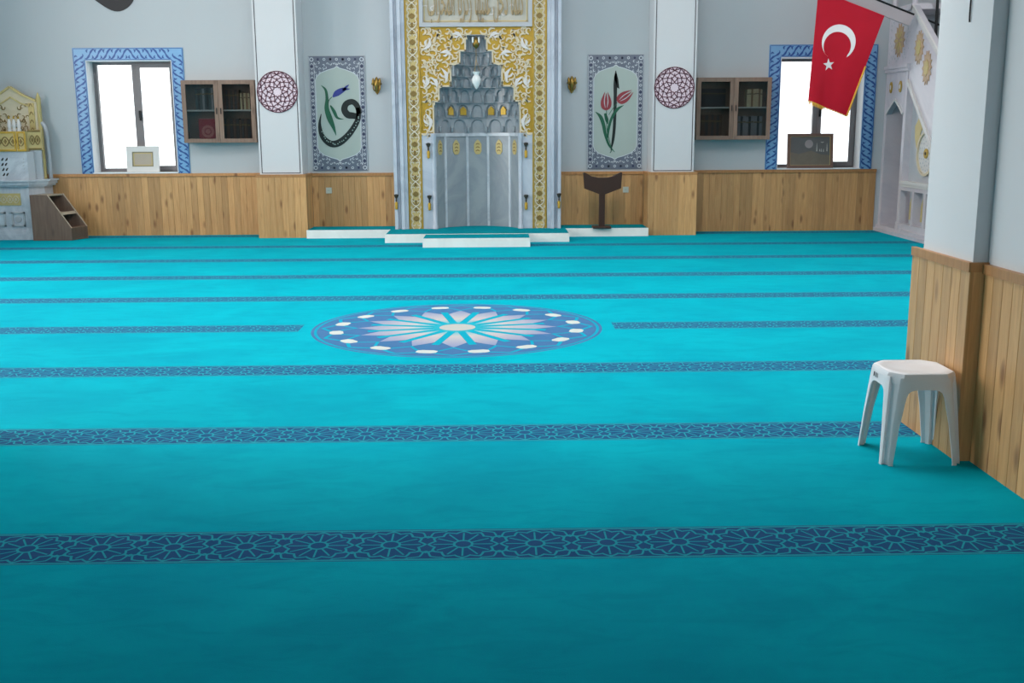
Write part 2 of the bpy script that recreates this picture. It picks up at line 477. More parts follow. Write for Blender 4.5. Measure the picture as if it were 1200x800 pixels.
    def build(s, name, mat, parent=None, origin=None, smooth=False, fix=True):
        off = wloc(parent)
        loc = Vector((0, 0, 0))
        if parent is None and origin is not None: off = Vector(origin); loc = off
        me = s.mesh(name, mat, off, smooth, fix)
        o = bpy.data.objects.new(name, me); COL.objects.link(o)
        if parent is None:
            o.location = loc; WLOC[o.name] = loc
        else:
            o.parent = parent; WLOC[o.name] = wloc(parent)
        return o
def inst(name, me, parent, loc, rz=0.0, scale=None):
    o = bpy.data.objects.new(name, me); COL.objects.link(o); o.parent = parent
    o.location = loc; o.rotation_euler = (0, 0, rz)
    if scale: o.scale = scale
    return o
def struct(mb, name, mat, label, parent=None, cat=None, origin=None):
    o = mb.build(name, mat, parent, origin)
    if parent is None: tag(o, label, cat or name.split('_')[0], kind='structure')
    return o
def bevel(o, w, seg=2):
    b = o.modifiers.new('bevel', 'BEVEL'); b.width = w; b.segments = seg; b.limit_method = 'ANGLE'
    return o
def scrolls(mb, f, u0, u1, v0, v1, d0, d1, seed, dist, r):
    """a running carved vine: a wave with a leaf in every hollow, mirrored about the middle"""
    n = max(1, round((u1-u0)/(dist*1.6))); L = (u1-u0)/n; vm, h = (v0+v1)/2, (v1-v0)/2
    for sg in (-1, 1):
        mb.ribbon([(u0+L*i/4, vm+sg*h*0.75*math.sin(PI*i/4)) for i in range(4*n+1)], [r*0.30]*(4*n+1), f, d0, d1, 3)
    for i in range(n):
        c = u0+L*(i+0.5)
        mb.prism([(c-L*0.20, vm), (c, vm-h*0.42), (c+L*0.20, vm), (c, vm+h*0.42)], f, d0, d1)
def front(X0, Yw, Z0):
    """maps (u, v, depth towards the viewer) on a wall that faces the camera"""
    return lambda u, v, d: Vector((X0+u, Yw-d, Z0+v))

# ================================================================== THE HALL
WIN_HW, WIN_Z0, WIN_Z1 = 0.655, 0.965, 2.675
WINS = (XA-5.325, XA+5.345)
struct(MB().box(HALL_X0-0.4, HALL_X1+0.4, -4.4, FRONT_Y+0.4, -0.2, 0), 'floor', 'carpet', 'turquoise carpet with navy rosette bands and a round medallion')
_cb = MB()
_cb.box(HALL_X0-0.4, HALL_X1+0.4, -4.4, ADDED_SKYLIGHT[2], HALL_Z, HALL_Z+0.2).box(HALL_X0-0.4, HALL_X1+0.4, ADDED_SKYLIGHT[3], FRONT_Y+0.4, HALL_Z, HALL_Z+0.2)
_cb.box(HALL_X0-0.4, ADDED_SKYLIGHT[0], ADDED_SKYLIGHT[2], ADDED_SKYLIGHT[3], HALL_Z, HALL_Z+0.2).box(ADDED_SKYLIGHT[1], HALL_X1+0.4, ADDED_SKYLIGHT[2], ADDED_SKYLIGHT[3], HALL_Z, HALL_Z+0.2)
for _a, _b, _c, _d in ((ADDED_SKYLIGHT[0]-0.15, ADDED_SKYLIGHT[0], ADDED_SKYLIGHT[2]-0.15, ADDED_SKYLIGHT[3]+0.15), (ADDED_SKYLIGHT[1], ADDED_SKYLIGHT[1]+0.15, ADDED_SKYLIGHT[2]-0.15, ADDED_SKYLIGHT[3]+0.15), (ADDED_SKYLIGHT[0], ADDED_SKYLIGHT[1], ADDED_SKYLIGHT[2]-0.15, ADDED_SKYLIGHT[2]), (ADDED_SKYLIGHT[0], ADDED_SKYLIGHT[1], ADDED_SKYLIGHT[3], ADDED_SKYLIGHT[3]+0.15)):
    _cb.box(_a, _b, _c, _d, HALL_Z+0.2, HALL_Z+0.8)
struct(_cb, 'ceiling_hall', 'ceiling', 'white ceiling with an added square skylight opening high above the hall', cat='ceiling')

def wall_with_holes(axis, a0, a1, b0, b1, z0, z1, holes):
    """slab along X (axis 0) or Y (axis 1) with rectangular holes (a, a', z, z')"""
    mb = MB()
    aa = sorted({a0, a1, *[h[0] for h in holes], *[h[1] for h in holes]})
    zz = sorted({z0, z1, *[h[2] for h in holes], *[h[3] for h in holes]})
    for i in range(len(aa)-1):
        run = None
        for k in range(len(zz)-1):
            ca, cz = (aa[i]+aa[i+1])/2, (zz[k]+zz[k+1])/2
            solid = not any(h[0] < ca < h[1] and h[2] < cz < h[3] for h in holes)
            if solid:
                run = (zz[k] if run is None else run[0], zz[k+1])
            if run and (not solid or k == len(zz)-2):
                if axis == 0: mb.box(aa[i], aa[i+1], b0, b1, *run)
                else: mb.box(b0, b1, aa[i], aa[i+1], *run)
                run = None
    return mb
holes = [(c-WIN_HW, c+WIN_HW, WIN_Z0, WIN_Z1) for c in WINS]+[(c-0.65, c+0.65, 4.6, 6.0) for c in UPPER_WIN_X]
struct(wall_with_holes(0, HALL_X0-0.4, HALL_X1+0.4, FRONT_Y, FRONT_Y+0.4, 0, HALL_Z, holes), 'wall_front', 'wall', 'pale grey front wall of the prayer hall around the niche')
sh = [(y-0.75, y+0.75, 1.4, 4.6) for y in SIDE_WIN_Y]
struct(wall_with_holes(1, -4.4, FRONT_Y, HALL_X0-0.4, HALL_X0, 0, HALL_Z, sh), 'wall_left', 'wall', 'pale grey side wall of the hall behind the preaching seat')
struct(wall_with_holes(1, -4.4, FRONT_Y, HALL_X1, HALL_X1+0.4, 0, HALL_Z, sh), 'wall_right', 'wall', 'pale grey side wall of the hall behind the stepped pulpit')
struct(wall_with_holes(0, HALL_X0, HALL_X1, -4.4, -4.0, 0, HALL_Z, [(c-0.8, c+0.8, 4.1, 5.7) for c in BACK_WIN_X]+[(XA-1.1, XA+1.1, 0.2, 2.3)]), 'wall_back', 'wall', 'pale grey back wall of the hall')  # the low middle opening is added to let in the rear fill light

# gallery over the entrance and the side walls below it
ENT_R, ENT_L = 2.34, XA*2-2.34
struct(MB().box(HALL_X0, HALL_X1, -4.0, 5.66, 3.25, 3.5), 'ceiling_gallery', 'ceiling', 'white underside of the gallery over the entrance', cat='ceiling')
struct(MB().box(ENT_R, ENT_R+0.25, -4.0, 5.0, 0, 3.25), 'wall_entry_right', 'wall_white', 'white entrance wall above pine panelling beside the plastic stool')
struct(MB().box(ENT_L-0.25, ENT_L, -4.0, 5.0, 0, 3.25), 'wall_entry_left', 'wall_white', 'white entrance wall above pine panelling opposite the plastic stool')

# ------------------------------------------------------------------ pine panelling, board by board
PLANK_W = 0.096
_plank_mesh = {}
def plank_mesh(w, h):
    k = (round(w, 4), round(h, 4))
    if k not in _plank_mesh:
        b = 0.003; t = 0.018; g = 0.0005
        sec = [(g, 0), (w-g, 0), (w-g, -t+b), (w-g-b, -t), (g+b, -t), (g, -t+b)]
        mb = MB().prism(sec, lambda u, v, d: Vector((u, v, d)), 0.0, h)
        _plank_mesh[k] = mb.mesh('plank', 'pine')
    return _plank_mesh[k]
trim_n = [0]
def panelling(p0, p1, z0, z1, label, depth=0.0, cap_over=0.022, cap_h=0.045, end0=0.0, end1=0.0):
    """boards from p0 to p1 (left to right as seen from the room); depth = battens behind them"""
    trim_n[0] += 1
    p0, p1 = Vector((*p0, 0)), Vector((*p1, 0))
    d = p1-p0; L = d.length; ang = math.atan2(d.y, d.x)
    mb = MB()
    mb.box(-end0, L+end1, -depth-0.018-cap_over, 0, z1-cap_h, z1)
    if depth > 0: mb.box(0, L, -depth, 0, z0, z1-cap_h)
    me = mb.mesh('panelling_cap', 'pine_cap')
    root = bpy.data.objects.new('trim_%d' % trim_n[0], me); COL.objects.link(root)
    root.location = (p0.x, p0.y, 0); root.rotation_euler = (0, 0, ang)
    tag(root, label, 'panelling', kind='structure')
    n = max(1, round(L/PLANK_W)); w = L/n
    pm = plank_mesh(w, z1-cap_h-z0)
    for i in range(n):
        inst('plank', pm, root, (i*w, -depth-0.001, z0))
    return root
WZ = 0.962
COL_C = (XA-2.973, XA+2.967); COL_HW = 0.322; COL_Y = 16.335
PLAT_Z = 0.12
MIH_HW, MIH_Y = 1.268, 16.30
wood = 0.035
panelling((HALL_X0, FRONT_Y), (COL_C[0]-COL_HW-wood-0.02, FRONT_Y), 0, WZ, 'pine board panelling below the window with the pale picture')
panelling((COL_C[1]+COL_HW+wood+0.02, FRONT_Y), (5.985, FRONT_Y), 0, WZ, 'pine board panelling below the window behind the red flag')
panelling((COL_C[0]+COL_HW+wood+0.02, FRONT_Y), (XA-MIH_HW, FRONT_Y), PLAT_Z, WZ-0.01, 'shaded pine panelling under the tile panel with the curved black letter')
panelling((XA+MIH_HW, FRONT_Y), (COL_C[1]-COL_HW-wood-0.02, FRONT_Y), PLAT_Z, WZ-0.01, 'shaded pine panelling behind the dark book stand')
for i, c in enumerate(COL_C):
    side = ('beside the cabinet with the red book', 'beside the book stand')[i]
    b = MB().box(c-COL_HW, c+COL_HW, COL_Y, FRONT_Y, 0, HALL_Z)
    o = struct(b, 'wall_column_%s' % ('left', 'right')[i], 'wall_white', 'white wall column with dark outline and maroon rosette '+side, cat='column', origin=(c, COL_Y, 0))
    f = front(c, COL_Y, 0); e = 0.034; w = 0.011
    lb = MB()
    for s in (-1, 1):
        lb.prism([(s*(COL_HW-e)-w/2, WZ+0.012), (s*(COL_HW-e)+w/2, WZ+0.012), (s*(COL_HW-e)+w/2, HALL_Z-0.1), (s*(COL_HW-e)-w/2, HALL_Z-0.1)], f, 0.0005, 0.004)
    lb.prism([(-COL_HW+e, WZ+0.010), (COL_HW-e, WZ+0.010), (COL_HW-e, WZ+0.010+w), (-COL_HW+e, WZ+0.010+w)], f, 0.0005, 0.004)
    lb.build('painted_outline', 'line', o)
    h2 = COL_HW+wood+0.019
    panelling((c-h2, COL_Y), (c+h2, COL_Y), 0, WZ-0.005, 'pine boards wrapped around the foot of the column '+side, depth=wood, cap_over=0.004)
    panelling((c+COL_HW, COL_Y), (c+COL_HW, FRONT_Y-0.02), PLAT_Z if i == 0 else 0, WZ-0.006, 'pine boards on the cheek of the column '+side+(', facing the niche' if i == 0 else ', facing the flag'), depth=wood, cap_over=0.004)
    panelling((c-COL_HW, FRONT_Y-0.02), (c-COL_HW, COL_Y), 0 if i == 0 else PLAT_Z, WZ-0.006, 'pine boards on the cheek of the column '+side+(', facing the cabinet' if i == 0 else ', facing the niche'), depth=wood, cap_over=0.004)

# entrance pillars and panelling along the entrance walls
PIL_Y0, PIL_Y1 = 4.985, 5.70
for sgn, X in ((1, 2.27), (-1, XA*2-2.27)):
    who = 'beside the plastic stool' if sgn > 0 else 'across from the plastic stool'
    xs = sorted((X, X+sgn*0.75))
    # pillar shaft is a little shorter in depth than its panelled foot
    b = MB().box(xs[0], xs[1], PIL_Y0+0.02, PIL_Y1-0.10, 0, 3.25)
    struct(b, 'wall_pillar_%s' % ('right' if sgn > 0 else 'left'), 'wall_white', 'white square pillar at the edge of the gallery '+who, cat='pillar', origin=(X+sgn*0.37, 5.3, 0))
    if sgn > 0:
        panelling((X, PIL_Y1), (X, PIL_Y0), 0, 0.982, 'tall pine boards on the pillar '+who, cap_over=0.008)
        panelling((X-0.018, PIL_Y0+0.02), (ENT_R, PIL_Y0+0.02), 0, 0.982, 'narrow pine boards on the near edge of the pillar '+who, cap_over=0.004)
        panelling((ENT_R, PIL_Y0), (ENT_R, -4.0), 0, 0.975, 'pine board panelling along the entrance wall '+who, cap_over=0.012)
        panelling((X+0.75, PIL_Y1-0.1), (X, PIL_Y1-0.1), 0, 0.982, 'pine boards on the far side of the pillar '+who, cap_over=0.004)
    else:
        panelling((X, PIL_Y0), (X, PIL_Y1), 0, 0.982, 'tall pine boards on the pillar '+who, cap_over=0.008)
        panelling((ENT_L, -4.0), (ENT_L, PIL_Y0), 0, 0.975, 'pine board panelling along the entrance wall '+who, cap_over=0.012)

# ------------------------------------------------------------------ carpeted platform with marble risers
def platform(n, x0, x1, y0, y1, z, label):
    o = struct(MB().box(x0, x1, y0+0.03, y1, 0, z), 'floor_platform_%d' % n, 'carpet_plain', label, cat='platform', origin=((x0+x1)/2, y0, 0))
    MB().box(x0-0.004, x1+0.004, y0, y0+0.03, 0.0, z+0.004).build('marble_riser', 'marble_step', o)
cL, cR = COL_C[0]+COL_HW+wood+0.02, COL_C[1]-COL_HW-wood-0.02
platform(1, cL, XA-1.335, 16.16, FRONT_Y-0.02, PLAT_Z, 'low carpeted step with marble edge below the curved-letter tile panel')
platform(2, XA+1.335, cR, 16.16, FRONT_Y-0.02, PLAT_Z, 'low carpeted step with marble edge under the book stand')
platform(3, XA-1.335, XA+1.335, 15.42, 16.2, PLAT_Z, 'wide carpeted step with marble edge before the prayer niche')
struct(MB().box(XA-1.335, XA+1.335, 16.2, FRONT_Y-0.02, 0, PLAT_Z), 'floor_platform_4', 'carpet_plain', 'carpeted ground inside the prayer niche', cat='platform')
platform(5, XA-0.745, XA+0.745, 14.78, 15.418, PLAT_Z, 'projecting carpeted step with marble edge where the prayer leader stands')

# ------------------------------------------------------------------ windows
def build_window(n, c, label, latch):
    w = empty('window_%d' % n, (c, FRONT_Y, WIN_Z0), label, 'window', kind='structure')
    z0, z1, hw = WIN_Z0, WIN_Z1, WIN_HW
    rv = MB()
    rv.box(c-hw, c-hw+0.012, FRONT_Y-0.004, FRONT_Y+0.25, z0, z1).box(c+hw-0.012, c+hw, FRONT_Y-0.004, FRONT_Y+0.25, z0, z1)
    rv.box(c-hw, c+hw, FRONT_Y-0.004, FRONT_Y+0.25, z1-0.012, z1)
    rv.build('reveal', 'reveal', w)
    MB().box(c-hw, c+hw, FRONT_Y-0.05, FRONT_Y+0.25, z0-0.0, z0+0.016).build('sill', 'reveal', w)
    yf = FRONT_Y+0.25; fw = 0.055
    fr = MB()
    a, b = c-hw+0.012, c+hw-0.012
    fr.box(a, a+fw, yf, yf+0.07, z0, z1).box(b-fw, b, yf, yf+0.07, z0, z1)
    fr.box(a+fw, b-fw, yf, yf+0.07, z0, z0+fw+0.016).box(a+fw, b-fw, yf, yf+0.07, z1-fw, z1)
    fr.box(c-0.045, c+0.045, yf, yf+0.07, z0+fw, z1-fw)
    fr.build('frame', 'win_frame', w)
    # opening leaf on the right half
    sa = MB(); s0, s1 = c+0.02, b-fw+0.02; t0, t1 = z0+fw-0.01, z1-fw+0.02; k = 0.065
    sa.box(s0, s0+k, yf-0.025, yf, t0, t1).box(s1-k, s1, yf-0.025, yf, t0, t1)
    sa.box(s0+k, s1-k, yf-0.025, yf, t0, t0+k).box(s0+k, s1-k, yf-0.025, yf, t1-k, t1)
    sash = sa.build('sash', 'win_frame', w)
    hd = MB().box(s0+0.018, s0+0.045, yf-0.045, yf-0.025, (t0+t1)/2-0.05, (t0+t1)/2+0.05)
    hd.box(s0+0.02, s0+0.043, yf-0.07, yf-0.045, (t0+t1)/2-0.012, (t0+t1)/2+0.10)
    hd.build('handle', 'iron', sash)
    MB().box(c+0.045, b-fw, yf+0.03, yf+0.036, z0+fw, z1-fw).build('pane', 'glass', w)
    MB().box(a+fw, c-0.045, yf+0.03, yf+0.036, z0+fw, z1-fw).build('pane', 'glass', w)
    # painted tile border: sides and head
    bw = 0.185; th = 0.012
    f = front(c, FRONT_Y, z0)
    H = z1-z0
    out, inn = hw+bw, hw
    bd = MB()
    bd.prism([(-out, 0), (-inn, 0), (-inn, H), (-inn, H+0.001), (-out, H+bw)], f, 0.0005, th)
    bd.prism([(inn, 0), (out, 0), (out, H+bw), (inn, H)], f, 0.0005, th)
    bd.prism([(-inn, H), (inn, H), (out, H+bw), (-out, H+bw)], f, 0.0005, th)
    border = bd.build('tile_border', 'blue_tile', w)
    ed = MB()
    e = 0.010
    for s in (-1, 1):
        for q in (inn+0.006, out-0.006-e):
            x0, x1 = sorted((s*q, s*(q+e)))
            ed.prism([(x0, 0), (x1, 0), (x1, H+(q-inn)), (x0, H+(q-inn))], f, th, th+0.002)
    for q in (H+0.006, H+bw-0.006-e):
        k2 = inn+(q-H)
        ed.prism([(-k2, q), (k2, q), (k2, q+e), (-k2, q+e)], f, th, th+0.002)
    ed.build('border_line', 'blue_dark', border)
    vine = MB(); step = 0.128
    def motif(org, du, dv, flip):
        """one S-shaped leaf; du along the strip, dv across it"""
        def P(a, b): return (org[0]+du[0]*a+dv[0]*b*flip, org[1]+du[1]*a+dv[1]*b*flip)
        g = lambda u, v, d: f(u, v, d)
        vine.ribbon([P(-0.080, 0.060), P(-0.052, 0.066), P(-0.020, 0.036), P(0.0, 0.0), P(0.020, -0.036), P(0.052, -0.066), P(0.080, -0.060)], [0.006, 0.020, 0.030, 0.018, 0.030, 0.020, 0.006], g, th, th+0.002, 4)
        vine.ribbon([P(-0.036, -0.020), P(-0.048, -0.050), P(-0.024, -0.066)], [0.006, 0.026, 0.006], g, th, th+0.002, 4)
        vine.ribbon([P(0.036, 0.020), P(0.048, 0.050), P(0.024, 0.066)], [0.006, 0.026, 0.006], g, th, th+0.002, 4)
    nv = int(round((H+bw*0.6)/step))
    for s in (-1, 1):
        for i in range(nv):
            motif((s*(inn+bw/2), step*(i+0.5)), (0, 1), (1, 0), s)
    nh = int(round(2*inn/step/2))
    for i in range(nh):
        a = step*(i+0.5)
        motif((a, H+bw/2), (1, 0), (0, 1), 1); motif((-a, H+bw/2), (-1, 0), (0, 1), 1)
    vine.build('vine_pattern', 'blue_dark', border)
    return w
build_window(1, WINS[0], 'white-lit window in blue vine tile border above the pale framed picture', 0)
build_window(2, WINS[1], 'white-lit window in blue vine tile border behind the red flag', 1)
k = 3
for xx in UPPER_WIN_X:
    w = empty('window_%d' % k, (xx, FRONT_Y, 4.6), 'plain upper window high in the front wall', 'window', 'upper windows of the front wall', 'structure'); k += 1
    fr = MB(); y0 = FRONT_Y+0.2
    fr.box(xx-0.65, xx-0.59, y0, y0+0.06, 4.6, 6.0).box(xx+0.59, xx+0.65, y0, y0+0.06, 4.6, 6.0).box(xx-0.59, xx+0.59, y0, y0+0.06, 4.6, 4.66).box(xx-0.59, xx+0.59, y0, y0+0.06, 5.94, 6.0)
    fr.build('frame', 'win_frame', w)
for X, sg in ((HALL_X0, -1), (HALL_X1, 1)):
    for yy in SIDE_WIN_Y:
        w = empty('window_%d' % k, (X, yy, 1.4), 'tall side window of the hall', 'window', 'side windows of the hall', 'structure'); k += 1
        xs = sorted((X+sg*0.15, X+sg*0.21)); fr = MB()
        fr.box(*xs, yy-0.75, yy-0.69, 1.4, 4.6).box(*xs, yy+0.69, yy+0.75, 1.4, 4.6).box(*xs, yy-0.69, yy+0.69, 1.4, 1.46).box(*xs, yy-0.69, yy+0.69, 4.54, 4.6).box(*xs, yy-0.03, yy+0.03, 1.46, 4.54)
        fr.build('frame', 'win_frame', w)

# ================================================================== PRAYER NICHE (mihrab)
mih = empty('prayer_niche', (XA, MIH_Y, PLAT_Z), 'grey marble prayer niche with gilded carved surround and stepped honeycomb vault', 'prayer niche')
fm = front(XA, MIH_Y, 0)
TOP = 4.6
# marble jambs: fluted verticals
for s in (-1, 1):
    jb = MB()
    prof = [(1.268, 0.0), (1.262, 0.045), (1.215, 0.045), (1.208, -0.02), (1.172, -0.02), (1.160, 0.06), (1.112, 0.06), (1.104, 0.02), (1.055, 0.02)]
    # a stepped section extruded upwards, backed to the wall
    sec = [(s*prof[0][0], -0.55)]+[(s*u, d) for u, d in prof]+[(s*1.055, -0.55)]
    jb.prism(sec, lambda u, v, d: Vector((XA+u, MIH_Y-v, d)), PLAT_Z, TOP)
    jb.build('jamb', 'marble_jamb', mih)
# gilded bands beside the spandrel
BAND_I, BAND_O = 0.835, 1.050
unit = 0.372
ros = MB(); lp = lambda u, v, d: Vector((u, -d, v))
ros.prism([(0, 0.044), (0.030, 0.026), (0.044, 0), (0.030, -0.026), (0, -0.044), (-0.030, -0.026), (-0.044, 0), (-0.030, 0.026)], lp, 0, 0.012)
ros_me = ros.mesh('rosette', 'gold_dark')
flo = MB()
flo.ribbon([(-0.05, 0.0), (-0.02, 0.035), (0, 0.0)], [0.012, 0.02, 0.012], lp, 0, 0.010, 4)
flo.ribbon([(0.05, 0.0), (0.02, 0.035), (0, 0.0)], [0.012, 0.02, 0.012], lp, 0, 0.010, 4)
flo.ribbon([(-0.045, -0.045), (0, -0.02), (0.045, -0.045)], [0.010, 0.022, 0.010], lp, 0, 0.010, 4)
flo.disc(0, -0.005, 0.018, lp, 0, 0.012, 10)
flo_me = flo.mesh('blossom', 'gold_dark')
scr = MB()
for s in (-1, 1):
    scr.ribbon([(0, -0.186), (s*0.045, -0.150), (s*0.070, -0.09), (s*0.048, -0.045), (s*0.066, 0.0), (s*0.048, 0.045), (s*0.070, 0.09), (s*0.045, 0.150), (0, 0.186)], [0.014]*9, lp, 0, 0.016, 4)
    scr.ribbon([(s*0.070, 0.09), (s*0.030, 0.11), (s*0.020, 0.085)], [0.012, 0.012, 0.008], lp, 0, 0.014, 4)
    scr.ribbon([(s*0.070, -0.09), (s*0.030, -0.11), (s*0.020, -0.085)], [0.012, 0.012, 0.008], lp, 0, 0.014, 4)
    scr.ribbon([(s*0.058, 0.155), (s*0.082, 0.175), (s*0.060, 0.19)], [0.016, 0.014, 0.006], lp, 0, 0.012, 4)
    scr.ribbon([(s*0.076, 0.02), (s*0.088, 0.0), (s*0.076, -0.02)], [0.008, 0.014, 0.008], lp, 0, 0.012, 3)
scr_me = scr.mesh('scroll', 'scroll_cream')
for s in (-1, 1):
    xc = (BAND_I+BAND_O)/2*s
    bp = MB().box(XA+min(s*BAND_I, s*BAND_O), XA+max(s*BAND_I, s*BAND_O), MIH_Y+0.02, MIH_Y+0.5, PLAT_Z, TOP)
    band = bp.build('gilded_band', 'gold_pale', mih)
    eb = MB()
    for q in (BAND_I+0.002, BAND_O-0.020):
        eb.box(XA+min(s*q, s*(q+0.018)), XA+max(s*q, s*(q+0.018)), MIH_Y-0.012, MIH_Y+0.02, PLAT_Z, TOP)
    eb.build('edge_moulding', 'gold', band)
    n = int((TOP-PLAT_Z)/unit)
    for i in range(n):
        z = PLAT_Z+unit*(i+0.42)-PLAT_Z
        inst('rosette', ros_me, band, (xc, 0.02-0.0005, z))
        inst('blossom', flo_me, band, (xc, 0.02-0.0005, z+unit*0.40))
        inst('blossom', flo_me, band, (xc, 0.02-0.0005, z+unit*0.66), scale=(1, 1, -1))
        inst('scroll', scr_me, band, (xc, 0.02-0.0005, z))
# plaque with the verse
PQ0, PQ1 = 3.095, 3.95
pf = MB(); hw = 0.833; fwid = 0.055
pf.prism([(-hw, PQ0), (hw, PQ0), (hw, PQ1), (-hw, PQ1)], fm, -0.25, 0.0)
plaque = pf.build('plaque', 'ivory', mih)
pr = MB()
pr.prism([(-hw, PQ0), (hw, PQ0), (hw-fwid, PQ0+fwid), (-hw+fwid, PQ0+fwid)], fm, 0, 0.045)
pr.prism([(-hw, PQ1), (hw, PQ1), (hw-fwid, PQ1-fwid), (-hw+fwid, PQ1-fwid)], fm, 0, 0.045)
for s in (-1, 1):
    pr.prism([(s*hw, PQ0), (s*hw, PQ1), (s*(hw-fwid), PQ1-fwid), (s*(hw-fwid), PQ0+fwid)], fm, 0, 0.045)
pr.build('plaque_frame', 'recess', plaque)
il = MB()
for (a, b, c2, d) in ((-hw+0.07, hw-0.07, PQ0+0.075, PQ0+0.087), (-hw+0.07, hw-0.07, PQ1-0.087, PQ1-0.075)):
    il.prism([(a, c2), (b, c2), (b, d), (a, d)], fm, 0, 0.008)
for s in (-1, 1):
    il.prism([(s*(hw-0.07), PQ0+0.075), (s*(hw-0.082), PQ0+0.075), (s*(hw-0.082), PQ1-0.075), (s*(hw-0.07), PQ1-0.075)], fm, 0, 0.008)
il.build('gilt_line', 'gold_pale', plaque)
def arabic(body, size, parent, x, z, y, mat, name, sx=1.0, sz=1.0, extrude=0.010):
    """lettering (presentation forms, already in visual order) turned into a mesh"""
    cu = bpy.data.curves.new('lettering', 'FONT'); cu.body = body; cu.size = size; cu.extrude = extrude
    cu.offset = size*0.012; cu.resolution_u = 3
    t = bpy.data.objects.new('lettering', cu); COL.objects.link(t)
    dg = bpy.context.evaluated_depsgraph_get()
    me = bpy.data.meshes.new_from_object(t.evaluated_get(dg))
    bpy.data.objects.remove(t); bpy.data.curves.remove(cu)
    xs = [v.co.x for v in me.vertices]; w0, w1 = min(xs), max(xs)
    L = wloc(parent)
    for v in me.vertices:
        p = v.co.copy()
        v.co = (x+(p.x-(w0+w1)/2)*sx-L.x, y-p.z-L.y, z+p.y*sz-L.z)
    me.materials.clear(); me.materials.append(M[mat]); me.name = name
    o = bpy.data.objects.new(name, me); COL.objects.link(o); o.parent = parent
    WLOC[o.name] = L
    return o, (w1-w0)*sx
words = ['\ufedb\ufee0\ufee4\ufe8e', '\ufea9\ufea7\ufede', '\ufecb\ufee0\ufef4\ufeec\ufe8e', '\ufeaf\ufedb\ufeae\ufef3\ufe8e', '\ufe8d\ufedf\ufee4\ufea4\ufeae\ufe8d\ufe8f']
line = ' '.join(wd[::-1] for wd in words[::-1])
o, wtxt = arabic(line, 0.34, plaque, XA, 3.27, MIH_Y-0.010, 'verse', 'verse_lettering')
kx = 1.42/wtxt
for v in o.data.vertices: v.co.x *= kx; v.co.z = (v.co.z+PLAT_Z-3.27)*1.75+3.27-PLAT_Z
wl = MB()                                             # leafy fillers between the letters
rr = random.Random(5)
for i in range(26):
    u, v = rr.uniform(-0.72, 0.72), rr.uniform(3.20, 3.80)
    a = rr.uniform(0, 6.28); L = rr.uniform(0.05, 0.10)
    wl.ribbon([(u, v), (u+L*math.cos(a), v+L*math.sin(a)*0.7), (u+L*1.2*math.cos(a+0.9), v+L*1.2*math.sin(a+0.9))], [0.006, 0.020, 0.005], fm, 0.0, 0.008, 4)
wl.build('leaf_relief', 'relief_white', plaque)['kind'] = 'stuff'
crown = MB().prism([(-0.833, PQ1), (0.833, PQ1), (0.833, TOP), (0.3, TOP+0.35), (0, TOP+0.55), (-0.3, TOP+0.35), (-0.833, TOP)], fm, -0.25, 0.02)
crown.build('crown', 'relief_white', mih)
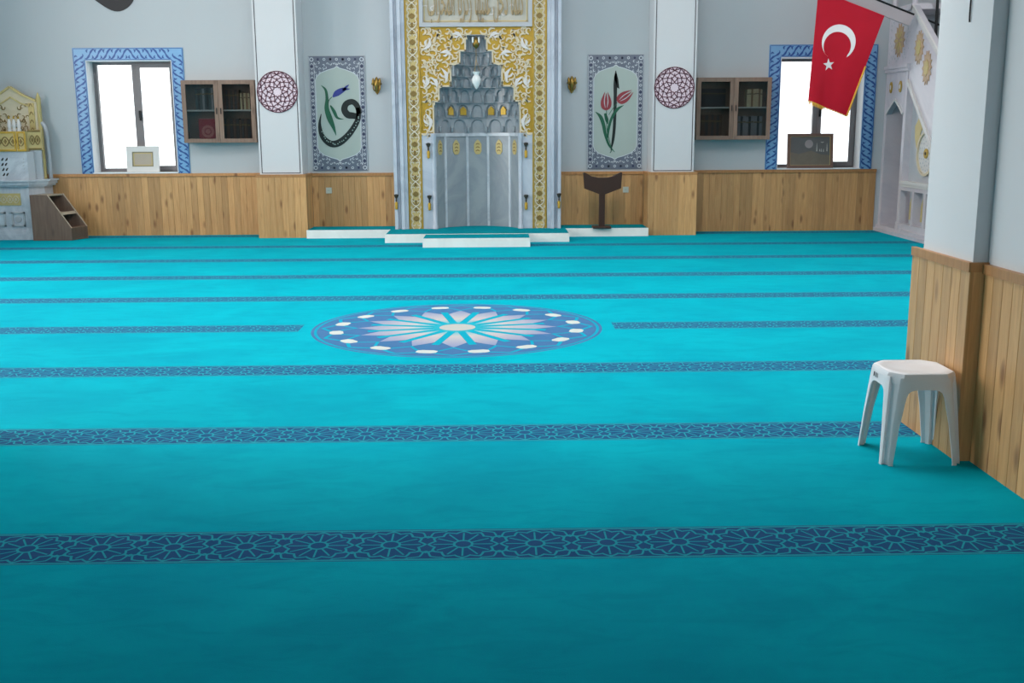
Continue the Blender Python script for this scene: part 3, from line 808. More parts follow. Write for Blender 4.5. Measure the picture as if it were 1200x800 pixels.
# stepped opening: half-width of the vault at each height
STEPS = [(1.556, 2.015, 0.640), (2.015, 2.235, 0.555), (2.235, 2.560, 0.372), (2.560, 2.745, 0.235), (2.745, 2.985, 0.150)]
SPR = 1.556
for s in (-1, 1):
    out = [(s*0.835, SPR), (s*0.640, SPR)]
    for z0, z1, h in STEPS: out += [(s*h, z0), (s*h, z1)]
    out += [(0, 2.985), (0, PQ0), (s*0.835, PQ0)]
    clean = []
    for p in out:
        if not clean or (abs(p[0]-clean[-1][0])+abs(p[1]-clean[-1][1])) > 1e-5: clean.append(p)
    sp = MB().prism(clean, fm, -0.30, -0.012)
    spd = sp.build('spandrel', 'gold', mih)
    # white steps that edge the vault
    eb = MB()
    pts = [(s*0.640, SPR)]
    for z0, z1, h in STEPS: pts += [(s*h, z0), (s*h, z1)]
    for a, b in zip(pts[:-1], pts[1:]):
        if abs(a[0]-b[0])+abs(a[1]-b[1]) < 1e-5: continue
        t = 0.022
        x0, x1 = sorted((a[0], b[0])); z0, z1 = sorted((a[1], b[1]))
        if x1-x0 < 1e-5:
            xx = sorted((a[0], a[0]+s*t)); eb.prism([(xx[0], z0), (xx[1], z0), (xx[1], z1+t), (xx[0], z1+t)], fm, -0.012, 0.006)
        else:
            eb.prism([(x0, z1), (x1, z1), (x1, z1+t), (x0, z1+t)], fm, -0.012, 0.006)
    eb.build('stepped_edge', 'cream', spd)
    # arabesque relief: scrolling stems, leaves and white cartouches, mirrored on the two sides
    ar = MB(); rr = random.Random(11)
    def inside(u, v):
        u = abs(u)
        if u > 0.80 or v > PQ0-0.03 or v < SPR+0.03: return False
        h = 0
        for z0, z1, hh in STEPS:
            if v < z1+0.05 and v > z0-0.02: h = max(h, hh)
        return u > h+0.05
    centres = []
    for tries in range(1800):
        u, v = rr.uniform(0.1, 0.8), rr.uniform(SPR, PQ0)
        if inside(u, v) and all(math.hypot(u-a, v-b) > 0.078 for a, b in centres): centres.append((u, v))
    for (u, v) in centres:
        t = rr.uniform(0, 6.28); sg = rr.choice((-1, 1)); R0 = rr.uniform(0.05, 0.068)
        spi = [(u+R0*(1-j/9)*math.cos(t+sg*j*0.72), v+R0*(1-j/9)*math.sin(t+sg*j*0.72)) for j in range(8)]
        ar.ribbon([(s*a, b) for a, b in spi], [0.014, 0.030, 0.028, 0.022, 0.018, 0.014, 0.012, 0.020], fm, -0.012, 0.010, 3)
        q = t+2.2*sg
        ar.ribbon([(s*(u+R0*math.cos(q)), v+R0*math.sin(q)), (s*(u+R0*1.5*math.cos(q+0.4)), v+R0*1.5*math.sin(q+0.4)), (s*(u+R0*1.7*math.cos(q+0.9)), v+R0*1.7*math.sin(q+0.9))], [0.008, 0.026, 0.004], fm, -0.012, 0.006, 3)
    arab = ar.build('arabesque', 'cream', spd)
    for q in range(7):                                # larger white leaves among the scrolls
        u, v, l, t = ((0.47, 2.40, 0.22, 1.5), (0.72, 2.84, 0.20, 2.3), (0.27, 2.98, 0.16, 0.5), (0.72, 1.72, 0.26, 1.6), (0.62, 2.30, 0.18, 1.2), (0.75, 2.30, 0.18, 1.9), (0.44, 2.72, 0.18, 0.4))[q]
        ca = MB(); du, dv = math.cos(t)*l, math.sin(t)*l
        ca.ribbon([(s*(u-du/2), v-dv/2), (s*(u-dv*0.12), v+du*0.12), (s*(u+du/4), v+dv/4), (s*(u+du/2+dv*0.2), v+dv/2-du*0.2)], [0.006, 0.052, 0.036, 0.006], fm, -0.012, 0.016, 4)
        ca.ribbon([(s*(u-du*0.15), v-dv*0.15), (s*(u+dv*0.22), v-du*0.22), (s*(u+dv*0.3+du*0.2), v-du*0.3+dv*0.2)], [0.010, 0.030, 0.005], fm, -0.012, 0.014, 4)
        ca.build('white_leaf', 'relief_white', spd)
    # pilaster below the spandrel, with engaged colonnette and gilt tassels
    pb = MB().box(*sorted((XA+s*0.835, XA+s*0.645)), MIH_Y+0.0, MIH_Y+0.5, PLAT_Z, SPR)
    pil = pb.build('pilaster', 'marble_jamb', mih)
    cb = MB().lathe([(0.045, PLAT_Z), (0.045, PLAT_Z+0.05), (0.030, PLAT_Z+0.07), (0.030, SPR-0.1), (0.042, SPR-0.07), (0.046, SPR-0.005)], (XA+s*0.655, MIH_Y+0.0, 0), 14)
    cb.build('colonnette', 'marble_jamb', mih, smooth=True)
    for (u, z, yo) in ((0.735, 1.18, 0.0), (0.735, 0.40, 0.0), (1.235, 0.42, 0.03)):
        tb = MB().lathe([(0.004, 0.0), (0.020, 0.01), (0.024, 0.10), (0.014, 0.115), (0.016, 0.12)], (XA+s*u, MIH_Y-0.028-yo, z), 10)
        t = tb.build('tassel', 'gold', pil, smooth=True)
        kb = MB().lathe([(0.010, 0.12), (0.014, 0.145), (0.010, 0.165), (0.030, 0.20), (0.036, 0.225), (0.010, 0.235)], (XA+s*u, MIH_Y-0.028-yo, z), 10)
        kb.build('tassel_knot', 'bead_dark', pil, smooth=True)
# five-sided niche wall
ND = 0.48
plan = [(-0.640, 0.0), (-0.500, 0.26), (-0.165, ND), (0.165, ND), (0.500, 0.26), (0.640, 0.0)]
nm = MB()
back = [(-0.645, 0.52), (0.645, 0.52)]
for i in range(5):
    a, b = plan[i], plan[i+1]
    fb = MB()
    fb.add([(XA+a[0], MIH_Y+a[1], PLAT_Z), (XA+b[0], MIH_Y+b[1], PLAT_Z), (XA+b[0], MIH_Y+b[1], SPR), (XA+a[0], MIH_Y+a[1], SPR),
            (XA+a[0]*1.0, MIH_Y+a[1]+0.03, PLAT_Z), (XA+b[0]*1.0, MIH_Y+b[1]+0.03, PLAT_Z), (XA+b[0]*1.0, MIH_Y+b[1]+0.03, SPR), (XA+a[0]*1.0, MIH_Y+a[1]+0.03, SPR)],
           [(0,1,2,3), (5,4,7,6), (0,4,5,1), (1,5,6,2), (2,6,7,3), (3,7,4,0)])
    face = fb.build('niche_panel', 'marble_niche', mih)
    # raised strips along the joints and the gilded oval
    A, B = Vector((XA+a[0], MIH_Y+a[1], 0)), Vector((XA+b[0], MIH_Y+b[1], 0))
    d = (B-A).normalized(); nrm = Vector((d.y, -d.x, 0)); mid = (A+B)/2; L = (B-A).length
    g = lambda u, v, dd, mid=mid, d=d, nrm=nrm: mid+d*u+nrm*dd+Vector((0, 0, v))
    st = MB()
    for u in (-L/2+0.012, L/2-0.012):
        st.prism([(u-0.011, PLAT_Z), (u+0.011, PLAT_Z), (u+0.011, SPR), (u-0.011, SPR)], g, 0.0, 0.012)
    st.prism([(-L/2, SPR-0.05), (L/2, SPR-0.05), (L/2, SPR), (-L/2, SPR)], g, 0.0, 0.020)
    st.build('joint_strip', 'marble', face)
    ov = MB(); zc = 1.33; w = 0.058
    ov.prism([(-w, zc-0.055), (-w*0.5, zc-0.10), (w*0.5, zc-0.10), (w, zc-0.055), (w, zc+0.055), (w*0.5, zc+0.10), (0, zc+0.125), (-w*0.5, zc+0.10), (-w, zc+0.055)], g, 0.0, 0.010)
    ovo = ov.build('gilded_oval', 'gold_pale', face)
    od = MB()
    for vv in (-0.05, 0.0, 0.05): od.ribbon([(-0.03, zc+vv), (0.0, zc+vv+0.014), (0.03, zc+vv)], [0.008, 0.014, 0.008], g, 0.010, 0.014, 3)
    od.build('oval_script', 'gold_dark', ovo)
# honeycomb vault: tiers of small pointed cells that step inwards
def arch_cell(w, h, aw, ah, depth, t):
    """panel with a pointed-arch hollow; x across, z up, front at y=0"""
    mb = MB(); n = 5
    pts = [(-aw/2, 0.0)]
    zs = ah*0.5
    pts.append((-aw/2, zs))
    for i in range(1, n): 
        q = i/n
        pts.append((-aw/2*math.cos(q*PI/2)**0.8, zs+(ah-zs)*math.sin(q*PI/2)**1.1))
    pts.append((0, ah))
    pts += [(-x, z) for x, z in reversed(pts[:-1])]
    m = len(pts)
    outer = []
    for i, (x, z) in enumerate(pts):
        if i == 0: outer.append((-w/2, 0))
        elif i == m-1: outer.append((w/2, 0))
        elif x < 0: outer.append((-w/2, min(h, z*h/ah)) if z < ah*0.8 else (-w/2*abs(x)/(aw/2)*1.0, h))
        elif x > 0: outer.append((w/2, min(h, z*h/ah)) if z < ah*0.8 else (w/2*abs(x)/(aw/2)*1.0, h))
        else: outer.append((0, h))
    # corners at the top
    vs = [(x, 0, z) for x, z in outer]+[(x, 0, z) for x, z in pts]+[(x*0.75, depth, z*0.92) for x, z in pts]
    fs = []
    for i in range(m-1):
        fs += [(i, i+1, m+i+1, m+i), (m+i, m+i+1, 2*m+i+1, 2*m+i)]
    fs.append(tuple(2*m+i for i in range(m)))
    mb.add(vs, fs)
    # fill the two top corners
    li = max(i for i in range(m) if outer[i][0] <= -w/2+1e-6); ri = min(i for i in range(m) if outer[i][0] >= w/2-1e-6)
    b = len(mb.v)
    mb.add([(-w/2, 0, h), (w/2, 0, h)], [])
    mb.f += [(li, b, li+1), (ri-1, b+1, ri)]
    # top, back and sides so that the piece has thickness
    mb.add([(-w/2, 0, 0), (w/2, 0, 0), (w/2, t, 0), (-w/2, t, 0), (-w/2, 0, h), (w/2, 0, h), (w/2, t, h), (-w/2, t, h)],
           [(7, 6, 5, 4), (1, 2, 6, 5), (0, 4, 7, 3), (2, 3, 7, 6)])
    return mb
tiers = [  # z0, z1, half-width, depth of the half-ring, cells, gilded cells
    (1.556, 1.80, 0.640, 0.46, 7, ()),
    (1.80, 2.015, 0.632, 0.42, 9, (2, 6, 3, 5)),
    (2.015, 2.235, 0.548, 0.37, 9, ()),
    (2.235, 2.40, 0.366, 0.30, 7, ()),
    (2.40, 2.560, 0.330, 0.265, 7, ()),
    (2.560, 2.745, 0.228, 0.20, 5, ()),
    (2.745, 2.985, 0.146, 0.13, 3, ()),
]
for ti, (z0, z1, hw, dp, n, gl) in enumerate(tiers):
    ang = [PI*i/n for i in range(n+1)]
    P = [(-hw*math.cos(a), dp*math.sin(a)) for a in ang]
    for i in range(n):
        a, b = Vector((*P[i], 0)), Vector((*P[i+1], 0))
        L = (b-a).length; mid = (a+b)/2; rz = math.atan2(b.y-a.y, b.x-a.x)
        h = z1-z0
        cell = arch_cell(L, h, L*0.74, h*0.84, min(0.030, L*0.22), 0.05)
        me = cell.mesh('vault_cell', 'marble_niche', fix=False)
        inst('vault_cell', me, mih, (mid.x, mid.y+0.006, z0-PLAT_Z), rz)
        if i in gl:
            q = MB().prism([(-L*0.22, h*0.12), (L*0.22, h*0.12), (L*0.22, h*0.5), (0, h*0.72), (-L*0.22, h*0.5)], lambda u, v, d: Vector((u, -d, v)), -0.03, 0.004)
            inst('gilded_arch', q.mesh('gilded_arch', 'gold'), mih, (mid.x, mid.y+0.006, z0-PLAT_Z), rz)
    # shelf that closes the tier above
    if ti+1 < len(tiers):
        _, _, h2, d2, _, _ = tiers[ti+1]
        sh = MB(); m2 = 12
        for i in range(m2):
            a, b = PI*i/m2, PI*(i+1)/m2
            sh.prism([(XA-hw*math.cos(a), MIH_Y+dp*math.sin(a)+0.02), (XA-hw*math.cos(b), MIH_Y+dp*math.sin(b)+0.02), (XA-h2*math.cos(b), MIH_Y+d2*math.sin(b)), (XA-h2*math.cos(a), MIH_Y+d2*math.sin(a))], lambda u, v, d: Vector((u, v, d)), z1-0.010, z1)
    else:
        sh = MB().prism([(XA+x, MIH_Y+y) for x, y in P], lambda u, v, d: Vector((u, v, d)), z1-0.012, z1)
    sh.build('vault_shelf', 'marble_niche', mih)
    # pendent drops at the joints
    if ti < 6:
        dm = MB()
        for i in range(1, n):
            dm.lathe([(0.004, -0.06), (0.020, -0.02), (0.024, 0.03), (0.012, 0.05)], (XA+P[i][0]*0.97, MIH_Y+P[i][1]*0.97-0.01, z0+0.05), 6)
        o = dm.build('vault_drops', 'marble_niche', mih); o['kind'] = 'stuff'
# back of the vault so no light leaks through the joints
MB().box(XA-0.66, XA+0.66, MIH_Y+0.50, MIH_Y+0.53, PLAT_Z, PQ0).build('niche_back', 'marble_niche', mih)

# hanging lamp inside the niche
lamp = empty('hanging_lamp', (XA, MIH_Y+0.02, 2.20), 'small white glass lamp hanging inside the grey prayer niche', 'lamp')
MB().lathe([(0.006, 0.0), (0.030, 0.03), (0.062, 0.09), (0.072, 0.14), (0.050, 0.19), (0.036, 0.20), (0.058, 0.25), (0.060, 0.252), (0.040, 0.21)], (XA, MIH_Y+0.02, 2.20), 16).build('glass_body', 'lamp_glass', lamp, smooth=True)
ch = MB()
for a in (0, 2.1, 4.2):
    ch.tube([(XA+0.055*math.cos(a), MIH_Y+0.02+0.055*math.sin(a), 2.44), (XA, MIH_Y+0.02, 2.62)], 0.003, 5)
ch.tube([(XA, MIH_Y+0.02, 2.62), (XA, MIH_Y+0.02, 2.97)], 0.004, 5)
ch.build('chain', 'brass', lamp)
MB().lathe([(0.004, 2.78), (0.045, 2.82), (0.055, 2.88), (0.030, 2.93), (0.008, 2.95)], (XA, MIH_Y+0.02, 0), 12).build('brass_canopy', 'brass', lamp, smooth=True)
bl = MB()
for s in (-1, 1): bl.lathe([(0.003, 2.86), (0.014, 2.88), (0.012, 2.93), (0.003, 2.95)], (XA+s*0.045, MIH_Y-0.035, 0), 8)
bl.build('candle_bulbs', 'lamp_glass', lamp, smooth=True)

# ================================================================== WALL ORNAMENTS
def rosette_decal(c, z, label):
    R0 = 0.305; f = front(c, COL_Y, z)
    d = MB().disc(0, 0, R0, f, 0.0045, 0.008, 48)
    o = d.build('wall_rosette', 'pink', origin=(c, COL_Y-0.006, z)); tag(o, label, 'ornament', 'round lattice ornaments on the wall columns')
    la = MB()
    la.ring(0, 0, R0-0.014, R0, f, 0.008, 0.014, 48)
    w = 0.0125
    n = 10
    def seg(a, b): la.ribbon([a, b], [w, w], f, 0.008, 0.014, 1, smooth=False)
    def pol(r, k): return (r*math.cos(2*PI*k/n), r*math.sin(2*PI*k/n))
    # a net of drop-shaped petals in three rings round a small star
    rings = [(0.062, 0.0), (0.082, 0.5), (0.140, 0.0), (0.172, 0.5), (0.226, 0.0), (0.250, 0.5), (0.296, 0.0)]
    for k in range(n):
        for j in range(0, len(rings)-1):
            r0, o0 = rings[j]; r1, o1 = rings[j+1]
            seg(pol(r0, k+o0), pol(r1, k+o0+0.5)); seg(pol(r0, k+o0), pol(r1, k+o0-0.5))
        for r0, r1, o0 in ((0.140, 0.165, 0.0), (0.172, 0.205, 0.5), (0.226, 0.296, 0.0)): seg(pol(r0, k+o0), pol(r1, k+o0))
        seg(pol(0.250, k+0.5), pol(0.296, k+0.27)); seg(pol(0.250, k+0.5), pol(0.296, k+0.73))
    la.build('lattice', 'maroon', o)
rosette_decal(COL_C[0], 2.175, 'round maroon lattice ornament on the column beside the cabinet with the red book')
rosette_decal(COL_C[1]+0.0, 2.205, 'round maroon lattice ornament on the column next to the shaded cabinet')

def tile_panel(x0, x1, z0, z1, label, kind):
    cx = (x0+x1)/2; hw = (x1-x0)/2; H = z1-z0
    f = front(cx, FRONT_Y, z0)
    base = MB().prism([(-hw, 0), (hw, 0), (hw, H), (-hw, H)], f, 0.0005, 0.012)
    o = base.build('tile_panel', 'slate', origin=(cx, FRONT_Y-0.006, z0)); tag(o, label, 'tile panel')
    bw = 0.095
    def ogee(m, e):
        """field outline: straight sides, bracket-shaped head and foot"""
        a = hw-bw-m
        top = [(-a, H-0.36), (-a*0.93, H-0.30), (-a*0.72, H-0.245), (-a*0.40, H-0.205), (-a*0.12, H-0.180), (0, H-0.150-e)]
        up = top+[(-x, y) for x, y in reversed(top[:-1])]
        bot = [(x, H-y) for x, y in reversed(up)]
        return [(x, y) for x, y in up]+bot
    fld = MB().prism(ogee(0.0, 0.0), f, 0.012, 0.015).build('field', 'mint', o)
    # outline, border dots and spandrel scrolls
    og = ogee(0.0, 0.0)
    bd = MB()
    for a, b in zip(og, og[1:]+og[:1]): bd.ribbon([a, b], [0.010, 0.010], f, 0.012, 0.016, 1, smooth=False)
    for s in (-1, 1):
        bd.ribbon([(s*(hw-0.008), 0.008), (s*(hw-0.008), H-0.008)], [0.007]*2, f, 0.012, 0.014, 1, smooth=False)
        bd.ribbon([(s*(hw-bw+0.012), 0.09), (s*(hw-bw+0.012), H-0.09)], [0.006]*2, f, 0.012, 0.014, 1, smooth=False)
    bd.build('outline', 'tile_white', o)
    dots = MB(); navy = MB()
    n = 9
    for s in (-1, 1):
        for i in range(n):
            v = 0.05+(H-0.10)*i/(n-1); big = i in (0, n-1)
            dots.ring(s*(hw-0.048), v, 0.012 if not big else 0.020, 0.021 if not big else 0.032, f, 0.012, 0.0145, 12)
            if i < n-1:
                vv = v+(H-0.10)/(n-1)/2
                navy.disc(s*(hw-0.048), vv, 0.020, f, 0.012, 0.0145, 8)
                for t in (-1, 1): dots.ribbon([(s*(hw-0.072), vv+t*0.02), (s*(hw-0.048), vv+t*0.045), (s*(hw-0.026), vv+t*0.02)], [0.005, 0.009, 0.005], f, 0.012, 0.0145, 3)
    for tb in (0.048, H-0.048):
        for u in (-0.5, 0, 0.5):
            dots.ring(u*(hw-0.05), tb, 0.012, 0.021, f, 0.012, 0.0145, 12)
            for t in (-0.25, 0.25): navy.disc((u+t)*(hw-0.05), tb, 0.018, f, 0.012, 0.0145, 8)
    rr = random.Random(3)
    pts = []
    a = hw-bw
    for _ in range(1500):
        u = rr.uniform(0.0, a-0.01); v = rr.uniform(H-0.36, H-0.10)
        edge = H-0.15-0.21*(u/a)**2.2
        if v > edge+0.025 and v < H-0.10 and all(math.hypot(u-p, v-q) > 0.044 for p, q in pts): pts.append((u, v))
    for (u, v) in pts:
        t = rr.uniform(0, 6.28); r0 = 0.022; sg = rr.choice((-1, 1))
        for s in (-1, 1):
            for top in (0, 1):
                P = [(s*(u+r0*(1-j/7)*math.cos(t+sg*j*0.9)), (v+r0*(1-j/7)*math.sin(t+sg*j*0.9))) for j in range(6)]
                if top: P = [(x, H-y) for x, y in P]
                dots.ribbon(P, [0.006, 0.010, 0.010, 0.008, 0.006, 0.004], f, 0.012, 0.0145, 2)
    dots.build('border_motif', 'tile_white', o)['kind'] = 'stuff'; navy.build('border_spot', 'navy_spot', o)['kind'] = 'stuff'
    D0, D1 = 0.015, 0.019
    def px(lst, ox, oy, sc):                       # panel drawing units: pixels of a 441x800 study
        return [((x-ox)*sc, H-(y-oy)*sc) for x, y in lst]
    if kind == 'waw':
        sc = 1.735/745; ox, oy = 222, 28
        C = lambda l: [(u*1.02, v) for u, v in px(l, ox, oy, sc)]
        lt = MB()
        lt.ribbon(C([(110, 400), (98, 470), (112, 545), (160, 592), (215, 590), (275, 545), (325, 480), (352, 420), (348, 360)]), [0.01, 0.045, 0.075, 0.095, 0.105, 0.095, 0.085, 0.075, 0.06], f, D0, D1, 6)
        lt.ribbon(C([(352, 420), (318, 412), (282, 405), (262, 372), (276, 335), (315, 322), (345, 348), (358, 400)]), [0.085, 0.095, 0.105, 0.10, 0.09, 0.085, 0.085, 0.08], f, D0, D1, 6)
        L = lt.build('letter', 'letter', o)
        sp = MB(); r2 = random.Random(2)
        path = catmull(C([(112, 500), (130, 560), (175, 592), (225, 588), (280, 540), (330, 478), (352, 420)]), 8)
        for p in path[::2]: sp.disc(p[0]+r2.uniform(-0.012, 0.012), p[1]+r2.uniform(-0.012, 0.012), 0.010, f, D1, D1+0.001, 6)
        sp.build('letter_speckle', 'letter_dot', L)
        lf = MB()
        lf.ribbon(C([(118, 215), (145, 245), (152, 300), (148, 365), (165, 430), (188, 490), (202, 540)]), [0.006, 0.035, 0.045, 0.07, 0.085, 0.05, 0.005], f, D0+0.001, D1+0.001, 6)
        lf.ribbon(C([(172, 345), (195, 385), (215, 425), (255, 435)]), [0.02, 0.05, 0.035, 0.004], f, D0+0.001, D1+0.001, 5)
        lf.ribbon(C([(158, 335), (165, 310), (185, 290)]), [0.012, 0.012, 0.010], f, D0+0.001, D1+0.001, 4)
        lf.build('leaf', 'leaf', o)
        tu = MB()
        tu.ribbon(C([(190, 290), (215, 268), (250, 248), (280, 235)]), [0.02, 0.085, 0.075, 0.03], f, D0+0.001, D1+0.001, 5)
        tu.ribbon(C([(255, 248), (280, 225), (298, 212)]), [0.03, 0.03, 0.004], f, D0+0.001, D1+0.001, 4)
        tu.ribbon(C([(262, 242), (290, 240), (302, 238)]), [0.03, 0.022, 0.004], f, D0+0.001, D1+0.001, 4)
        tu.build('tulip', 'tulip_blue', o)
    else:
        sc = 1.735/745; ox, oy = 228, 22
        C = lambda l: [(u*1.02, v) for u, v in px(l, ox, oy, sc)]
        lt = MB()
        lt.ribbon(C([(228, 125), (226, 200), (226, 300), (225, 400), (222, 500), (214, 580), (202, 640)]), [0.012, 0.055, 0.05, 0.048, 0.046, 0.04, 0.01], f, D0, D1, 6)
        lt.prism(C([(228, 122), (244, 180), (252, 242), (236, 232), (216, 170)]), f, D0, D1)
        lt.build('letter', 'letter', o)
        lf = MB()
        lf.ribbon(C([(98, 390), (130, 420), (150, 470), (165, 540), (190, 610), (228, 655)]), [0.006, 0.05, 0.055, 0.045, 0.03, 0.005], f, D0+0.001, D1+0.001, 6)
        lf.ribbon(C([(282, 348), (240, 375), (205, 430), (185, 500), (180, 560)]), [0.004, 0.045, 0.04, 0.04, 0.02], f, D0+0.001, D1+0.001, 6)
        lf.ribbon(C([(160, 400), (172, 440), (178, 470)]), [0.03, 0.055, 0.01], f, D0+0.001, D1+0.001, 4)
        lf.ribbon(C([(170, 380), (172, 440), (176, 520), (205, 630), (196, 660)]), [0.010]*5, f, D0+0.001, D1+0.001, 4)
        lf.ribbon(C([(240, 330), (205, 378), (185, 410)]), [0.008]*3, f, D0+0.001, D1+0.001, 4)
        lf.build('leaf', 'leaf', o)
        for nm, (bx, by, ang) in (('tulip', (167, 378, 0.0)), ('tulip', (243, 325, 0.95))):
            tu = MB(); wt = MB()
            def T(l): return C([(bx+x*math.cos(ang)-y*math.sin(ang), by+x*math.sin(ang)+y*math.cos(ang)) for x, y in l])
            tu.ribbon(T([(0, 0), (-20, -20), (-24, -60), (-8, -118)]), [0.02, 0.05, 0.045, 0.003], f, D0+0.001, D1+0.001, 5)
            tu.ribbon(T([(0, 0), (20, -20), (24, -60), (8, -118)]), [0.02, 0.05, 0.045, 0.003], f, D0+0.001, D1+0.001, 5)
            tu.ribbon(T([(0, 0), (0, -40), (0, -110)]), [0.05, 0.06, 0.004], f, D0+0.001, D1+0.0015, 5)
            t = tu.build(nm, 'tulip_red', o)
            for q in (-11, 11): wt.ribbon(T([(q*0.5, -15), (q, -50), (q*0.9, -100)]), [0.004, 0.010, 0.003], f, D1+0.0015, D1+0.003, 4)
            wt.build('petal_edge', 'tile_white', t)
tile_panel(-2.862, -2.0, 0.985, 2.722, 'tile panel with a curved black letter and blue tulip on pale mint', 'waw')
tile_panel(1.425, 2.292, 0.985, 2.722, 'tile panel with an upright black stroke and two red tulips on pale mint', 'alif')

def sconce(x, z, label):
    o = empty('wall_sconce', (x, FRONT_Y, z), label, 'sconce', 'brass sconces beside the prayer niche')
    f = front(x, FRONT_Y, z)
    MB().prism([(-0.03, -0.10), (0, -0.14), (0.03, -0.10), (0.045, 0.0), (0.03, 0.08), (0, 0.11), (-0.03, 0.08), (-0.045, 0.0)], f, 0, 0.015).build('back_plate', 'brass', o)
    ar = MB()
    for s in (-1, 1):
        ar.tube(catmull([(x, FRONT_Y-0.015, z-0.04), (x+s*0.03, FRONT_Y-0.06, z-0.08), (x+s*0.05, FRONT_Y-0.075, z-0.05), (x+s*0.05, FRONT_Y-0.075, z+0.0)], 4), 0.010, 7)
    ar.build('arm', 'brass', o, smooth=True)
    for s in (-1, 1):
        c = MB().lathe([(0.008, 0.0), (0.028, 0.01), (0.032, 0.03), (0.02, 0.035), (0.02, 0.07), (0.012, 0.095), (0.003, 0.11)], (x+s*0.05, FRONT_Y-0.075, z), 10)
        c.build('candle_cup', 'brass', o, smooth=True)
    MB().lathe([(0.004, 0.13), (0.024, 0.10), (0.040, 0.06), (0.044, 0.0), (0.026, -0.05), (0.012, -0.09), (0.004, -0.13)], (x, FRONT_Y-0.055, z), 12).build('bowl', 'brass', o, smooth=True)
sconce(-1.822, 2.28, 'small brass double sconce between the curved-letter tile panel and the niche')
sconce(1.178, 2.28, 'small brass double sconce between the niche and the red-tulip tile panel')

def outlet(x, z, label):
    o = MB().box(x-0.045, x+0.045, FRONT_Y-0.032, FRONT_Y-0.019, z-0.045, z+0.045).build('wall_outlet', 'outlet', origin=(x, FRONT_Y-0.02, z))
    tag(o, label, 'outlet', 'white outlets on the shaded panelling'); f = front(x, FRONT_Y-0.032, z)
    MB().ring(0, 0, 0.020, 0.030, f, 0, 0.003, 16).build('socket_rim', 'outlet', o)
    h = MB(); h.disc(-0.009, 0, 0.004, f, 0, 0.0015, 8); h.disc(0.009, 0, 0.004, f, 0, 0.0015, 8); h.build('socket_hole', 'dark', o)
outlet(-2.622, 0.684, 'white wall outlet on the panelling under the curved-letter tile panel')
outlet(2.037, 0.667, 'white wall outlet on the panelling beside the book stand')

# painted letter high on the wall, only its round foot is in view
f = front(0, FRONT_Y, 0)
lt = MB()
lt.ribbon([(-6.32, 3.92), (-6.12, 3.70), (-5.91, 3.555), (-5.72, 3.475), (-5.56, 3.55), (-5.495, 3.70), (-5.53, 3.86), (-5.68, 3.92), (-5.80, 3.82), (-5.74, 3.72), (-5.60, 3.74)], [0.02, 0.09, 0.15, 0.17, 0.16, 0.14, 0.12, 0.10, 0.09, 0.07, 0.05], f, 0.0005, 0.012, 7)
tag(lt.build('wall_lettering', 'dark', origin=(-5.85, FRONT_Y, 3.6)), 'large black calligraphic letter on the wall above the window with the pale picture', 'lettering')

# ================================================================== CABINETS AND BOOKS
def cabinet(x0, x1, label):
    z0, z1 = 1.430, 2.364; y0, y1 = 16.60, FRONT_Y-0.001
    o = empty('wall_cabinet', (x0, y1, z0), label, 'cabinet', 'glazed cabinets on the front wall')
    t = 0.022
    b = MB()
    b.box(x0, x0+t, y0+0.022, y1, z0, z1).box(x1-t, x1, y0+0.022, y1, z0, z1).box(x0+t, x1-t, y0+0.022, y1, z1-t, z1).box(x0+t, x1-t, y0+0.022, y1, z0, z0+t)
    b.box(x0+t, x1-t, y1-0.012, y1, z0+t, z1-t)
    xm = (x0+x1)/2
    b.box(xm-0.011, xm+0.011, y0+0.022, y1-0.012, z0+t, z1-t)
    b.build('body', 'cab_wood', o)
    zm = 1.915
    MB().box(x0+t, xm-0.011, y0+0.05, y1-0.012, zm-0.011, zm+0.011).build('shelf', 'frame_white', o)
    MB().box(xm+0.011, x1-t, y0+0.05, y1-0.012, zm-0.011, zm+0.011).build('shelf', 'frame_white', o)
    k = 0.062
    for i, (a, c) in enumerate(((x0+0.002, xm-0.002), (xm+0.002, x1-0.002))):
        d = MB()
        d.box(a, a+k, y0, y0+0.02, z0+0.002, z1-0.002).box(c-k, c, y0, y0+0.02, z0+0.002, z1-0.002)
        d.box(a+k, c-k, y0, y0+0.02, z0+0.002, z0+k).box(a+k, c-k, y0, y0+0.02, z1-k, z1-0.002)
        door = d.build('door', 'cab_wood', o)
        MB().box(a+k, c-k, y0+0.008, y0+0.012, z0+k, z1-k).build('pane', 'glass_cab', door)
        kx = (c-0.03) if i == 0 else (a+0.03)
        MB().box(kx-0.006, kx+0.006, y0-0.012, y0, 1.86, 1.95).build('handle', 'iron', door)
    return o
cabinet(-4.766, -3.658, 'grey-brown glazed wall cabinet holding a red book, beside the window with the pale picture')
cabinet(3.077, 4.222, 'shaded grey-brown glazed wall cabinet with pale books, beside the window behind the flag')
BOOKN = {}
def book(x, w, z, h, d, mat, label, group, ytop=16.835):
    o = empty('book', (x+w/2, ytop-d/2, z), label, 'book', group)
    c = MB().box(x, x+0.003, ytop-d, ytop, z, z+h).box(x+w-0.003, x+w, ytop-d, ytop, z, z+h).box(x+0.003, x+w-0.003, ytop-d, ytop-d+0.004, z, z+h)
    c.build('cover', mat, o)
    MB().box(x+0.003, x+w-0.003, ytop-d+0.004, ytop-0.004, z+0.004, z+h-0.004).build('pages', 'book_page', o)
    f = front(x+w/2, ytop-d, z)
    MB().prism([(-w*0.4, h*0.70), (w*0.4, h*0.70), (w*0.4, h*0.76), (-w*0.4, h*0.76)], f, 0, 0.001).build('spine_band', 'gold_dark' if mat != 'book_cream' else 'book_brown', o)
